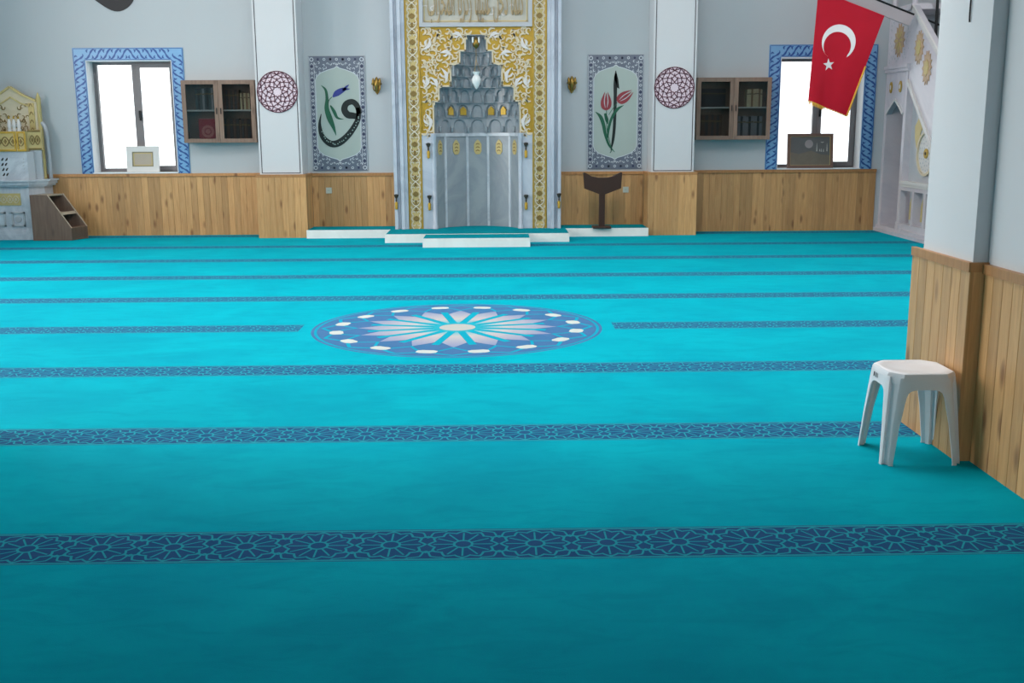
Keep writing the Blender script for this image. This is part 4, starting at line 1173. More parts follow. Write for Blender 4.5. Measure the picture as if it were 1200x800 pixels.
def row(x0, x1, z, hs, d, mats, label, group, wmin=0.026, wmax=0.04):
    rr = random.Random(int(abs(x0)*1000)); x = x0; i = 0
    while x < x1-wmin:
        w = min(rr.uniform(wmin, wmax), x1-x)
        book(x, w-0.0015, z, hs*rr.uniform(0.96, 1.0), d, mats[i % len(mats)], label.replace('{c}', COLW[mats[i % len(mats)]]), group+', '+COLW[mats[i % len(mats)]]+' ones'); x += w; i += 1
ZU, ZL = 1.926, 1.452
COLW = {'book_cream': 'cream', 'book_tan': 'tan', 'book_brown': 'brown', 'book_green': 'grey-green', 'book_dark': 'black', 'book_grey': 'pale grey'}
row(-3.895, -3.685, ZU, 0.25, 0.17, ['book_cream', 'book_brown', 'book_cream', 'book_tan'], '{c} book in the upright row of cream books in the red-book cabinet', 'cream books in the upper shelf of the red-book cabinet', 0.024, 0.032)
row(-4.15, -3.90, ZU, 0.30, 0.12, ['book_brown', 'book_dark'], '{c} book on the upper shelf between grey-green and cream books', 'dark brown books left of the cream books')
row(-4.58, -4.24, ZU, 0.33, 0.15, ['book_green', 'book_dark', 'book_green', 'book_grey'], 'tall {c} book standing on the shelf above the red book', 'grey-green books above the red book')
row(-4.17, -3.70, ZL, 0.34, 0.14, ['book_dark', 'book_brown'], '{c} book in the dark row on the lower shelf beside the red book', 'dark books beside the red book', 0.035, 0.055)
# the red volume shows its front cover
rb = empty('red_book', (-4.43, 16.72, ZL), 'red book facing out with a faded round emblem, in the glazed cabinet', 'book')
MB().box(-4.555, -4.285, 16.70, 16.735, ZL, ZL+0.34).build('cover', 'book_red', rb)
MB().box(-4.553, -4.287, 16.705, 16.730, ZL+0.335, ZL+0.342).build('pages', 'book_page', rb)
f = front(-4.42, 16.70, ZL+0.15)
MB().ring(0, 0, 0.055, 0.095, f, 0, 0.002, 28).disc(0, 0, 0.040, f, 0, 0.002, 8).build('emblem', 'emblem', rb)
row(3.86, 4.12, ZU, 0.27, 0.17, ['book_cream', 'book_cream', 'book_tan', 'book_cream'], 'pale {c} book standing upright in the cabinet near the flag', 'cream books in the shaded cabinet', 0.026, 0.034)
row(3.14, 3.55, ZU, 0.28, 0.10, ['book_dark'], '{c} book on the upper shelf of the cabinet near the flag', 'black books on the upper shelf of the shaded cabinet', 0.04, 0.055)
row(3.14, 3.50, ZL, 0.36, 0.12, ['book_dark', 'book_brown'], '{c} book in the dark lower row of the cabinet near the flag', 'dark books on the lower shelf of the shaded cabinet', 0.04, 0.055)
row(3.74, 4.14, ZL, 0.34, 0.14, ['book_grey', 'book_dark', 'book_grey'], '{c} book on the lower shelf below the pale cream books', 'grey books below the cream books', 0.035, 0.05)

# ================================================================== PICTURES ON THE SILLS
def frame_rect(mb, f, w, h, b, d0, d1):
    mb.prism([(-w/2, 0), (w/2, 0), (w/2-b, b), (-w/2+b, b)], f, d0, d1).prism([(-w/2, h), (w/2, h), (w/2-b, h-b), (-w/2+b, h-b)], f, d0, d1)
    for s in (-1, 1): mb.prism([(s*w/2, 0), (s*w/2, h), (s*(w/2-b), h-b), (s*(w/2-b), b)], f, d0, d1)
SZ = WIN_Z0+0.0165
def tilted(x, y, z, lean):
    c, s_ = math.cos(lean), math.sin(lean)
    return lambda u, v, d: Vector((x+u, y-d*c+v*s_, z+v*c+d*s_))
px_, py_ = -5.515, FRONT_Y+0.05
p = empty('framed_picture', (px_, py_, SZ), 'whitewashed picture frame with beige print leaning on the sunlit window sill', 'picture')
f = tilted(px_, py_, SZ, 0.10); w_, h_ = 0.50, 0.40
b = MB(); frame_rect(b, f, w_, h_, 0.085, -0.02, 0.02); b.build('frame', 'frame_white', p)
b = MB(); f2 = lambda u, v, d: f(u, v+0.065, d); frame_rect(b, f2, w_-0.13, h_-0.13, 0.045, -0.01, 0.010); b.build('mat_board', 'mat_olive', p)
b = MB(); f3 = lambda u, v, d: f(u, v+0.105, d); frame_rect(b, f3, w_-0.21, h_-0.21, 0.010, -0.01, 0.013); b.build('gilt_fillet', 'gold_pale', p)
MB().prism([(-0.145, 0.11), (0.145, 0.11), (0.145, h_-0.11), (-0.145, h_-0.11)], f, -0.01, 0.006).build('print', 'paper', p)
MB().prism([(-0.16, 0.05), (0.16, 0.05), (0.16, h_-0.05), (-0.16, h_-0.05)], f, -0.02, -0.01).build('back_board', 'brown', p)
px_, py_ = 4.935, FRONT_Y+0.00
p = empty('framed_picture', (px_, py_, SZ), 'dark framed photograph with pale disc leaning on the sill under the red flag', 'picture')
f = tilted(px_, py_, SZ, 0.10); w_, h_ = 0.72, 0.535
b = MB(); frame_rect(b, f, w_, h_, 0.045, -0.02, 0.02); b.build('frame', 'frame_brown', p)
b = MB(); f2 = lambda u, v, d: f(u, v+0.042, d); frame_rect(b, f2, w_-0.084, h_-0.084, 0.008, -0.01, 0.012); b.build('inner_fillet', 'gold_pale', p)
ph = MB().prism([(-0.31, 0.045), (0.31, 0.045), (0.31, h_-0.045), (-0.31, h_-0.045)], f, -0.01, 0.003).build('photograph', 'photo_top', p)
MB().prism([(-0.31, 0.045), (0.31, 0.045), (0.31, 0.20), (0.16, 0.215), (0.02, 0.27), (-0.06, 0.25), (-0.18, 0.22), (-0.31, 0.25)], f, 0.003, 0.004).build('photo_foreground', 'photo_low', ph)
MB().disc(-0.02, 0.375, 0.065, f, 0.0041, 0.005, 24).build('photo_disc', 'photo_pale', ph)
b = MB()
for u, a, c2 in ((0.105, 0.26, 0.39), (0.265, 0.26, 0.38), (0.15, 0.26, 0.30), (0.175, 0.255, 0.305), (0.21, 0.255, 0.30)): b.ribbon([(u, a), (u, c2)], [0.016, 0.003], f, 0.0041, 0.005, 1, smooth=False)
b.ribbon([(0.165, 0.405), (0.19, 0.398), (0.215, 0.407)], [0.004, 0.012, 0.004], f, 0.0041, 0.005, 3)
b.build('photo_minarets', 'photo_mark', ph)
MB().prism([(-0.30, 0.02), (0.30, 0.02), (0.30, h_-0.02), (-0.30, h_-0.02)], f, -0.02, -0.01).build('back_board', 'brown', p)

# ================================================================== BOOK STAND
bx, by = 1.60, 15.98+0.2
st = empty('book_stand', (bx, by, PLAT_Z), 'dark brown wooden book stand with V-shaped top on a single post', 'book stand')
pt = MB()
for s in (-1, 1):
    sec = [(0, 0.62), (s*0.085, 0.655), (s*0.27, 0.725), (s*0.285, 0.96), (s*0.265, 0.965), (s*0.16, 0.905), (s*0.06, 0.885), (0, 0.885)]
    MB().prism(sec, lambda u, v, d: Vector((bx+u+(0.015 if u > 0 else 0), by-d, v)), -0.03-0.12*0, 0.03).build('wing', 'brown', st)
    # sloping leaf that carries the book
    lf = MB().prism([(s*0.01, 0.80), (s*0.28, 0.93), (s*0.275, 0.945), (s*0.01, 0.815)], lambda u, v, d: Vector((bx+u, by-d, v)), -0.20, -0.03)
    lf.build('leaf', 'brown', st)
bevel(MB().box(bx-0.045, bx+0.045, by-0.03, by+0.03, PLAT_Z+0.03, 0.64).build('post', 'brown', st), 0.006)
bevel(MB().box(bx-0.14, bx+0.14, by-0.10, by+0.14, PLAT_Z+0.004, PLAT_Z+0.035).build('foot', 'brown', st), 0.008)

# ================================================================== PREACHING SEAT
kx0 = -7.42
ks = empty('preaching_seat', (kx0, 16.5, 0), 'white marble preaching seat with gilded backrest and carved parapet', 'pulpit')
def plan_prism(mb, pts, z0, z1): return mb.prism(pts, lambda u, v, d: Vector((u, v, d)), z0, z1)
def kplan(e): return [(-8.05-e*0, 16.84), (-8.05, 16.50-e), (-7.80, 16.30-e), (-7.06+e*0.4, 16.30-e), (-6.92+e, 16.52-e*0.4), (-6.92+e, 16.84)]
bp = MB(); plan_prism(bp, kplan(0.04), 0, 0.09); plan_prism(bp, kplan(0.02), 0.09, 0.14); bp.build('plinth', 'marble', ks)
bb = MB(); plan_prism(bb, kplan(0.0), 0.14, 0.80); body = bb.build('body', 'marble', ks)
cb = MB(); plan_prism(cb, kplan(0.05), 0.80, 0.83); plan_prism(cb, kplan(0.08), 0.83, 0.875); plan_prism(cb, kplan(0.11), 0.875, 0.90); cb.build('cornice', 'marble', ks)
# front panels of the base
f = front(0, 16.30, 0)
b = MB(); b.prism([(-7.70, 0.52), (-7.20, 0.52), (-7.20, 0.70), (-7.70, 0.70)], f, 0, 0.012); pnl = b.build('relief_panel', 'gold_pale', body)
b = MB()
scrolls(b, f, -7.68, -7.22, 0.54, 0.68, 0.012, 0.02, 2, 0.06, 0.036)
b.build('relief_scroll', 'cream', pnl)
b = MB()
for (a, c2, z0, z1) in ((-7.36, -7.16, 0.20, 0.42), (-7.75, -7.45, 0.20, 0.42)):
    b.prism([(a, z0), (c2, z0), (c2, z0+0.025), (a, z0+0.025)], f, 0, 0.016).prism([(a, z1-0.025), (c2, z1-0.025), (c2, z1), (a, z1)], f, 0, 0.016)
    b.prism([(a, z0), (a+0.025, z0), (a+0.025, z1), (a, z1)], f, 0, 0.016).prism([(c2-0.025, z0), (c2, z0), (c2, z1), (c2-0.025, z1)], f, 0, 0.016)
    b.disc((a+c2)/2, (z0+z1)/2, 0.05, f, 0, 0.014, 8)
b.build('square_panel', 'recess', body)
b = MB().box(-7.12, -7.06, 16.285, 16.31, 0.14, 0.80); b.build('corner_pilaster', 'marble', body)
# parapet with pierced panel, gilt band and spindles
def kpar(z0, z1, e=0.0): 
    mb = MB()
    plan_prism(mb, [(-7.85-e, 16.33-e), (-7.06+e, 16.33-e), (-7.06+e, 16.39), (-7.85-e, 16.39)], z0, z1)
    return mb
par = kpar(0.90, 1.32).build('parapet', 'marble', ks)
b = MB(); plan_prism(b, [(-7.06, 16.33), (-6.99, 16.40), (-6.99, 16.84), (-7.05, 16.84), (-7.05, 16.40)], 0.90, 1.32); b.build('side_panel', 'recess', ks)
b = MB(); f = front(0, 16.33, 0); rr = random.Random(4)
for i in range(22):
    u, v = -7.62+0.06*(i % 5)+rr.uniform(-0.01, 0.01), 0.98+0.075*(i//5)
    b.ribbon([(u-0.016, v-0.02), (u+rr.uniform(-0.01, 0.01), v), (u+0.016, v+0.025)], [0.012, 0.026, 0.010], f, 0.0005, 0.002, 2)
b.build('pierced_ornament', 'dark', par)
b = MB(); 
for i in range(5): b.ribbon([(-7.13+0.012*math.sin(i*2), 1.0+i*0.05), (-7.11, 1.02+i*0.05)], [0.010, 0.014], f, 0.0005, 0.002, 2)
b.build('small_piercing', 'recess', par)
gb = kpar(1.32, 1.62, 0.012).build('gilt_parapet_band', 'gold_pale', ks)
b = MB(); f = front(0, 16.318, 0)
for (a, c2) in ((-7.80, -7.20), (-7.18, -7.05)):
    for (z0, z1) in ((1.325, 1.352), (1.588, 1.615)): b.prism([(a, z0), (c2, z0), (c2, z1), (a, z1)], f, 0, 0.012)
    for q in (a, c2-0.022): b.prism([(q, 1.352), (q+0.022, 1.352), (q+0.022, 1.588), (q, 1.588)], f, 0, 0.012)
b.build('gilt_frame', 'gold', gb)
b = MB()
scrolls(b, f, -7.76, -7.07, 1.38, 1.56, 0, 0.010, 5, 0.07, 0.042)
b.build('gilt_scroll', 'gold_dark', gb)
b = MB(); plan_prism(b, [(-7.05, 16.40), (-6.90, 16.52), (-6.90, 16.58), (-7.05, 16.46)], 1.34, 1.64); wing = b.build('gilt_wing', 'gold_pale', ks)
g = lambda u, v, d: Vector((-7.05+u*0.797, 16.40+u*0.605, 0))+Vector((0.605*d, -0.797*d, v))
b = MB()
for (z0, z1) in ((1.345, 1.37), (1.61, 1.635)): b.prism([(0.0, z0), (0.18, z0), (0.18, z1), (0.0, z1)], g, 0, 0.010)
scrolls(b, g, 0.02, 0.17, 1.40, 1.58, 0, 0.010, 3, 0.06, 0.035)
b.build('gilt_scroll', 'gold_dark', wing)
b = MB(); plan_prism(b, [(-7.04, 16.42), (-6.92, 16.51), (-6.92, 16.55), (-7.04, 16.46)], 0.90, 1.34); b.build('wing_panel', 'recess', ks)
for i, u in enumerate((-7.29, -7.22, -7.15, -7.62, -7.69)):
    sp = MB().lathe([(0.030, 1.62), (0.034, 1.64), (0.022, 1.66), (0.034, 1.70), (0.024, 1.77), (0.010, 1.80)], (u, 16.36, 0), 10).build('spindle', 'relief_white', ks, smooth=True)
    MB().lathe([(0.010, 1.80), (0.014, 1.815), (0.004, 1.85)], (u, 16.36, 0), 8).build('spindle_tip', 'gold', sp, smooth=True)
rl = MB().tube(catmull([(-6.88, 16.70, 0.90), (-6.885, 16.70, 1.45), (-6.90, 16.70, 1.66), (-6.95, 16.70, 1.74), (-7.00, 16.70, 1.71)], 5), 0.030, 10)
rl.build('hand_rail', 'recess', ks, smooth=True)
# backrest
f = front(-7.37, 16.72, 0)
bk = MB().prism([(-0.38, 0.9), (0.38, 0.9), (0.38, 2.06), (0.34, 2.08), (0.18, 2.15), (0, 2.27), (-0.18, 2.15), (-0.34, 2.08), (-0.38, 2.06)], f, 0, 0.06).build('backrest', 'cream', ks)
b = MB()
for s in (-1, 1):
    b.prism([(s*0.26, 0.9), (s*0.345, 0.9), (s*0.345, 2.04), (s*0.26, 2.04)], f, 0.06, 0.075)
    b.ribbon([(s*0.38, 2.07), (s*0.18, 2.16), (0, 2.28)], [0.03, 0.03, 0.03], f, 0.0, 0.08, 1, smooth=False)
    b.ribbon([(s*0.26, 2.00), (s*0.14, 2.04), (0, 2.13)], [0.02, 0.02, 0.02], f, 0.06, 0.075, 1, smooth=False)
b.build('gilt_border', 'gold_pale', bk)
b = MB(); rr = random.Random(9)
for i in range(30):
    u, v = rr.uniform(0.02, 0.23), rr.uniform(1.60, 2.00)
    t = rr.uniform(0, 6.28)
    for s in (-1, 1):
        b.ribbon([(s*(u+0.035*(1-j/6)*math.cos(t+j*0.9)), v+0.035*(1-j/6)*math.sin(t+j*0.9)) for j in range(5)], [0.006, 0.011, 0.010, 0.008, 0.005], f, 0.06, 0.07, 2)
for i in range(9):
    v = 1.02+i*0.12
    for s in (-1, 1): b.ribbon([(s*0.275, v), (s*0.30, v+0.05), (s*0.33, v)], [0.006, 0.014, 0.006], f, 0.075, 0.082, 3)
b.build('carved_leafwork', 'gold_dark', bk)
b = MB().lathe([(0.035, 0.9), (0.035, 2.08), (0.040, 2.10), (0.028, 2.14), (0.004, 2.20)], (-7.37+0.40, 16.70, 0), 10); b.build('back_post', 'gold_pale', ks, smooth=True)

# sloping rack beside it
rk = empty('slant_rack', (-6.72, 16.4, 0), 'grey-brown wooden rack with slanted front and two open compartments', 'rack')
RX0, RX1, RY0, RY1 = -6.98, -6.40, 16.10, 16.46
side = [(RX0, 0.004), (RX1, 0.004), (RX1, 0.185), (-6.725, 0.685), (RX0, 0.685)]
mp = lambda u, v, d: Vector((u, d, v))
# the plan is turned a little: the back stands further to the right
skew = lambda u, v, d: Vector((u+(d-RY0)*0.30, d, v))
for a, c2, nm in ((RY0, RY0+0.022, 'side_board'), (RY1-0.022, RY1, 'side_board')):
    sb = MB().prism(side, skew, a, c2).build(nm, 'rack_wood', rk)
    e = 0.012; dx, dz = RX1+6.725, 0.185-0.685; L = math.hypot(dx, dz); nx, nz = -dz/L*0.004, dx/L*0.004
    MB().prism([(RX1, 0.185), (-6.725, 0.685), (-6.725+nx, 0.685+nz), (RX1+nx, 0.185+nz)], skew, a, c2).build('edge_band', 'rack_edge', sb)
MB().prism([(RX0, 0.004), (RX0+0.022, 0.004), (RX0+0.022, 0.685), (RX0, 0.685)], skew, RY0+0.022, RY1-0.022).build('back_board', 'rack_wood', rk)
MB().prism([(RX0, 0.004), (RX1, 0.004), (RX1, 0.026), (RX0, 0.026)], skew, RY0+0.022, RY1-0.022).build('bottom_board', 'rack_wood', rk)
MB().prism([(RX1-0.022, 0.026), (RX1, 0.026), (RX1, 0.185), (RX1-0.022, 0.20)], skew, RY0+0.022, RY1-0.022).build('front_board', 'rack_wood', rk)
sh = MB().prism([(RX0+0.022, 0.385), (-6.545, 0.385), (-6.565, 0.42), (RX0+0.022, 0.42)], skew, RY0+0.022, RY1-0.022).build('shelf_board', 'rack_wood', rk)
MB().prism([(-6.545, 0.383), (-6.535, 0.383), (-6.560, 0.425), (-6.570, 0.425)], skew, RY0+0.022, RY1-0.022).build('shelf_edge', 'rack_edge', rk)
MB().prism([(RX0+0.022, 0.663), (-6.725, 0.663), (-6.725, 0.685), (RX0+0.022, 0.685)], skew, RY0+0.022, RY1-0.022).build('top_board', 'rack_edge', rk)

# ================================================================== STEPPED PULPIT (minbar)
MX0, MX1 = 6.06, 7.05
mb_ = empty('stepped_pulpit', (MX0, 15.5, 0), 'white marble stepped pulpit with arched passage and gilded ornament', 'pulpit')
sf = lambda u, v, d: Vector((MX0-d, u, v))          # side face towards the room; u runs along Y
def box_s(mb, y0, y1, z0, z1, d0, d1): return mb.prism([(y0, z0), (y1, z0), (y1, z1), (y0, z1)], sf, d0, d1)
YF, YP = FRONT_Y-0.005, 16.02
MB().box(MX0-0.07, MX1, 12.0, YF, 0, 0.05).box(MX0-0.035, MX1, 12.0, YF, 0.05, 0.10).build('plinth', 'marble_minbar', mb_)
# passage: two posts, arched head, back
T = 1.0
b = MB(); box_s(b, 16.74, YF, 0.10, 2.42, -T, 0.0); b.build('wall_post', 'marble_minbar', mb_)
b = MB(); box_s(b, 15.96, 16.06, 0.10, 2.42, -0.10, 0.0); box_s(b, 15.945, 16.075, 0.10, 0.20, -0.10, 0.012); b.build('passage_post', 'marble_minbar', mb_)
b = MB(); box_s(b, 15.96, 16.06, 0.10, 2.42, -T, -0.85); b.build('passage_post', 'marble_minbar', mb_)
arch = [(16.74, 1.80), (16.66, 1.86), (16.55, 1.93), (16.45, 1.985), (16.40, 2.02), (16.35, 1.985), (16.25, 1.93), (16.14, 1.86), (16.06, 1.80)]
b = MB().prism([(16.06, 2.42), (16.74, 2.42)]+arch, sf, -0.08, 0.004); hd = b.build('arch_head', 'marble_minbar', mb_)
b = MB()
for a, c2 in zip(arch[:-1], arch[1:]): b.ribbon([a, c2], [0.035, 0.035], sf, 0.004, 0.018, 1, smooth=False)
b.build('arch_moulding', 'relief_white', hd)
for u in (16.60, 16.22):
    b = MB().disc(u, 2.20, 0.085, sf, 0.004, 0.016, 14, sx=0.65); go = b.build('gilded_rosette', 'gold', hd)
    MB().disc(u, 2.20, 0.035, sf, 0.016, 0.022, 10, sx=0.65).build('rosette_eye', 'relief_white', go)
b = MB(); box_s(b, 16.06, 16.74, 0.10, 2.42, -T, -T+0.04); b.build('passage_back', 'recess', mb_)
b = MB(); box_s(b, 15.90, YF, 2.42, 2.47, -T, 0.03); box_s(b, 15.90, YF, 2.47, 2.52, -T, 0.05); b.build('cornice', 'marble_minbar', mb_)
# carved balcony panel
b = MB(); box_s(b, 15.93, YF, 2.52, 3.28, -0.07, 0.0); bal = b.build('balcony_panel', 'marble_minbar', mb_)
b = MB(); rr = random.Random(8)
for i in range(90):
    u, v = rr.uniform(16.0, 16.78), rr.uniform(2.57, 3.22)
    if math.hypot((u-16.38)/0.24, (v-2.88)/0.26) < 1: continue
    t = rr.uniform(0, 6.28)
    b.ribbon([(u-0.022*math.cos(t), v-0.022*math.sin(t)), (u, v), (u+0.022*math.cos(t+0.6), v+0.022*math.sin(t+0.6))], [0.010, 0.020, 0.008], sf, 0.0003, 0.0012, 2)
b.build('pierced_ornament', 'recess', bal)
def sunflower(mb, u, v, ru, rv, n=14):
    pts = []
    for i in range(2*n):
        k2 = 1.0 if i % 2 == 0 else 0.72
        pts.append((u+ru*k2*math.cos(PI*i/n), v+rv*k2*math.sin(PI*i/n)))
    mb.prism(pts, sf, 0, 0.012)
b = MB(); sunflower(b, 16.38, 2.88, 0.21, 0.25); gf = b.build('gilded_flower', 'bronze', bal)
b = MB()
for i in range(8):
    a = 2*PI*i/8; b.ribbon([(16.38+0.03*math.cos(a), 2.88+0.035*math.sin(a)), (16.38+0.09*math.cos(a), 2.88+0.11*math.sin(a)), (16.38+0.15*math.cos(a), 2.88+0.18*math.sin(a))], [0.01, 0.04, 0.006], sf, 0.012, 0.018, 3)
b.build('flower_petal', 'gold_pale', gf)
b = MB(); box_s(b, 15.90, YF, 3.28, 3.36, -T, 0.03); b.build('balcony_rail', 'marble_minbar', mb_)
# canopy posts and hood above
b = MB()
for u in (15.98, 16.76):
    for d in (-0.04, -T+0.04): b.tube([(MX0-d, u, 3.36), (MX0-d, u, 4.7)], 0.04, 8)
b.build('canopy_posts', 'marble_minbar', mb_)
b = MB(); b.add([(MX0, 15.92, 4.7), (MX1, 15.92, 4.7), (MX1, YF, 4.7), (MX0, YF, 4.7), ((MX0+MX1)/2, 16.38, 6.2)], [(0, 1, 2, 3), (0, 4, 1), (1, 4, 2), (2, 4, 3), (3, 4, 0)]); b.build('hood', 'marble_minbar', mb_)
# stair flank: sloping balustrade, recessed field, ledge and little arches
SL = 0.80
rail_lo = lambda y: 2.27-(15.96-y)*0.90
rail_up = lambda y: 3.34-(15.90-y)*0.70
YE = 13.2
b = MB().prism([(15.93, rail_lo(15.93)), (15.93, rail_up(15.93)), (YE, rail_up(YE)), (YE, max(0.9, rail_lo(YE)))], sf, -0.07, 0.0) if False else MB()
ys = [15.93, 15.4, 14.9, 14.4, 13.9, 13.4, YE]
lo = [(y, max(0.90, rail_lo(y))) for y in ys]; up = [(y, rail_up(y)) for y in reversed(ys)]
b.prism(lo+up, sf, -0.07, 0.0); bl = b.build('balustrade', 'marble_minbar', mb_)
b = MB()
for seq, off in ((lo, 0.03), (list(reversed(up)), -0.04)):
    for a, c2 in zip(seq[:-1], seq[1:]): b.ribbon([(a[0], a[1]+off), (c2[0], c2[1]+off)], [0.06, 0.06], sf, 0.0, 0.03, 1, smooth=False)
b.build('rail_moulding', 'relief_white', bl)
for (u, v) in ((15.60, 2.72), (15.27, 2.42), (14.75, 2.06), (14.25, 1.68)):
    b = MB(); sunflower(b, u, v, 0.17, 0.24); g1 = b.build('gilded_flower', 'bronze', bl)
    b = MB(); sunflower(b, u, v, 0.09, 0.12, 8); b.v = [p+Vector((-0.008, 0, 0)) for p in b.v]; b.build('flower_heart', 'gold_pale', g1)
b = MB().prism([(15.96, 0.80), (15.96, 2.27), (14.45, 0.92), (13.2, 0.92), (13.2, 0.80)], sf, -0.16, -0.10); sp = b.build('flank_field', 'recess', mb_)
b = MB().prism([(15.80, 1.62), (15.62, 1.78), (15.50, 1.66), (15.60, 1.50), (15.56, 1.40), (15.70, 1.30), (15.78, 1.45)], sf, -0.10, -0.09)
b.prism([(15.52, 1.72), (15.34, 1.56), (15.42, 1.50), (15.56, 1.60)], sf, -0.10, -0.09)
b.build('gilded_leafwork', 'gold_pale', sp)
b = MB().disc(15.30, 1.235, 0.31, sf, -0.10, -0.085, 36); md = b.build('medallion', 'relief_white', sp)
b = MB().ring(15.30, 1.235, 0.285, 0.32, sf, -0.085, -0.06, 40); b.build('medallion_rim', 'cream', md)
b = MB(); rr = random.Random(6)
for i in range(3):
    for j in range(8+i*6):
        a = 2*PI*j/(8+i*6); r0 = 0.11+i*0.065; b.disc(15.30+r0*math.cos(a), 1.235+r0*math.sin(a), 0.014, sf, -0.085, -0.082, 6)
b.build('medallion_piercing', 'recess', md)['kind'] = 'stuff'
b = MB().disc(15.30, 1.235, 0.07, sf, -0.085, -0.070, 16); ge = b.build('medallion_boss', 'gold', md)
MB().disc(15.30, 1.235, 0.022, sf, -0.070, -0.062, 10).build('boss_eye', 'bead_dark', ge)
b = MB(); box_s(b, 13.2, 15.96, 0.78, 0.82, -0.16, 0.03); box_s(b, 13.2, 15.96, 0.74, 0.78, -0.16, 0.012); b.build('ledge', 'relief_white', mb_)
b = MB(); box_s(b, 13.2, 15.96, 0.68, 0.74, -0.16, 0.0); box_s(b, 13.2, 15.96, 0.10, 0.19, -0.16, 0.0)
for i in range(7): box_s(b, 15.44-i*0.43+0.0, 15.52-i*0.43, 0.19, 0.68, -0.16, 0.0)
b.build('arcade_frame', 'marble_minbar', mb_)
for i in range(6):
    y1 = 15.945-i*0.43; y0 = y1-0.425+0.0
    c2 = (15.52-i*0.43+15.87-i*0.43+0.0)/2
    bb2 = MB(); box_s(bb2, c2-0.19, c2+0.19, 0.19, 0.68, -0.16, -0.12); pn = bb2.build('arcade_panel', 'recess', mb_)
    a2 = [(c2-0.13, 0.25), (c2-0.13, 0.48), (c2-0.08, 0.57), (c2, 0.62), (c2+0.08, 0.57), (c2+0.13, 0.48), (c2+0.13, 0.25)]
    g2 = MB()
    for q, r2 in zip(a2[:-1], a2[1:]): g2.ribbon([q, r2], [0.045, 0.045], sf, -0.12, -0.105, 1, smooth=False)
    g2.build('gilded_arch', 'gold_pale', pn)
MB().box(MX0+0.16, MX1-0.05, 13.2, 15.9, 0.1, 0.75).build('core', 'marble_minbar', mb_)
for i in range(8):
    MB().box(MX0+0.17, MX1-0.10, 13.3+i*0.32, 15.9, 0.75+i*0.19, 0.75+(i+1)*0.19).build('step', 'marble_minbar', mb_)
b = MB().box(MX0, MX0+0.14, 13.06, 13.2, 0.1, 2.6).box(MX1-0.14, MX1, 13.06, 13.2, 0.1, 2.6).box(MX0, MX1, 13.06, 13.2, 2.6, 2.9); b.build('gate', 'marble_minbar', mb_)

# ================================================================== FLAG
FY = 15.60
A = Vector((4.40, FY, 3.585)); B = Vector((5.90, FY, 3.019))
dr = (B-A).normalized(); nr = Vector((-dr.z, 0, dr.x)) 
if nr.z < 0: nr = -nr
pole = empty('flag_pole', (5.99, FY, 2.985), 'pale slanting bracket board with dark rod holding the red flag', 'flag pole')
MB().add([A+Vector((0, 0.02, 0)), B+Vector((0, 0.02, 0)), B+nr*0.15+Vector((0, 0.02, 0)), A+nr*0.15+Vector((0, 0.02, 0)), A+Vector((0, 0.06, 0)), B+Vector((0, 0.06, 0)), B+nr*0.15+Vector((0, 0.06, 0)), A+nr*0.15+Vector((0, 0.06, 0))],
         [(0,1,2,3), (5,4,7,6), (0,4,5,1), (1,5,6,2), (2,6,7,3), (3,7,4,0)]).build('bracket_board', 'beam', pole)
MB().tube([A+nr*0.165+Vector((0, 0.02, 0)), B+nr*0.165+Vector((0, 0.02, 0))], 0.014, 8).build('rod', 'iron', pole, smooth=True)
b = MB().tube([A+Vector((0.055, -0.005, -0.12)), A+Vector((0.055, -0.005, 0.10))], 0.028, 8); b.build('rod_end', 'iron', pole, smooth=True)
TL, TR, BR, BLc = Vector((4.565, 3.515)), Vector((5.525, 3.155)), Vector((5.075, 1.772)), Vector((4.487, 1.992))
def flag_pt(u, v, off=0.0):
    top = TL.lerp(TR, u); bot = BLc.lerp(BR, u); p = top.lerp(bot, v)
    # the left edge hangs in a fold; the hem sags a little
    y = FY-0.015-0.045*math.sin(u*9.0+0.6)*(0.35+0.65*v)*math.exp(-1.2*u)-0.03*math.sin(u*5.2)*v
    x = p.x+0.012*math.sin(v*7)*u*(1-u)
    return Vector((x, y-off, p.y))
fl = empty('hanging_flag', (5.0, FY, 2.6), 'red flag with white crescent and star hanging before the window', 'flag')
nu, nv = 28, 36
vs = [flag_pt(i/nu, j/nv, o2) for o2 in (0.0, -0.004) for j in range(nv+1) for i in range(nu+1)]
K = (nu+1)*(nv+1); idx = lambda i, j, l: l*K+j*(nu+1)+i
fs = []
for j in range(nv):
    for i in range(nu):
        fs += [(idx(i,j,0), idx(i+1,j,0), idx(i+1,j+1,0), idx(i,j+1,0)), (idx(i,j,1), idx(i,j+1,1), idx(i+1,j+1,1), idx(i+1,j,1))]
for i in range(nu): fs += [(idx(i,0,0), idx(i,0,1), idx(i+1,0,1), idx(i+1,0,0)), (idx(i,nv,0), idx(i+1,nv,0), idx(i+1,nv,1), idx(i,nv,1))]
for j in range(nv): fs += [(idx(0,j,0), idx(0,j+1,0), idx(0,j+1,1), idx(0,j,1)), (idx(nu,j,0), idx(nu,j,1), idx(nu,j+1,1), idx(nu,j+1,0))]
MB().add(vs, fs).build('cloth', 'flag', fl, smooth=True)
def flag_uv(x, z):
    """inverse of the flat flag map, by a few Newton steps"""
    u, v = 0.5, 0.5
    for _ in range(12):
        P = TL.lerp(TR, u).lerp(BLc.lerp(BR, u), v); e = Vector((x, z))-P
        du = ((TR-TL)*(1-v)+(BR-BLc)*v); dv = (BLc.lerp(BR, u)-TL.lerp(TR, u))
        det = du.x*dv.y-du.y*dv.x
        u += (e.x*dv.y-e.y*dv.x)/det; v += (du.x*e.y-du.y*e.x)/det
    return u, v
ff = lambda x, z, d: flag_pt(*flag_uv(x, z), d)
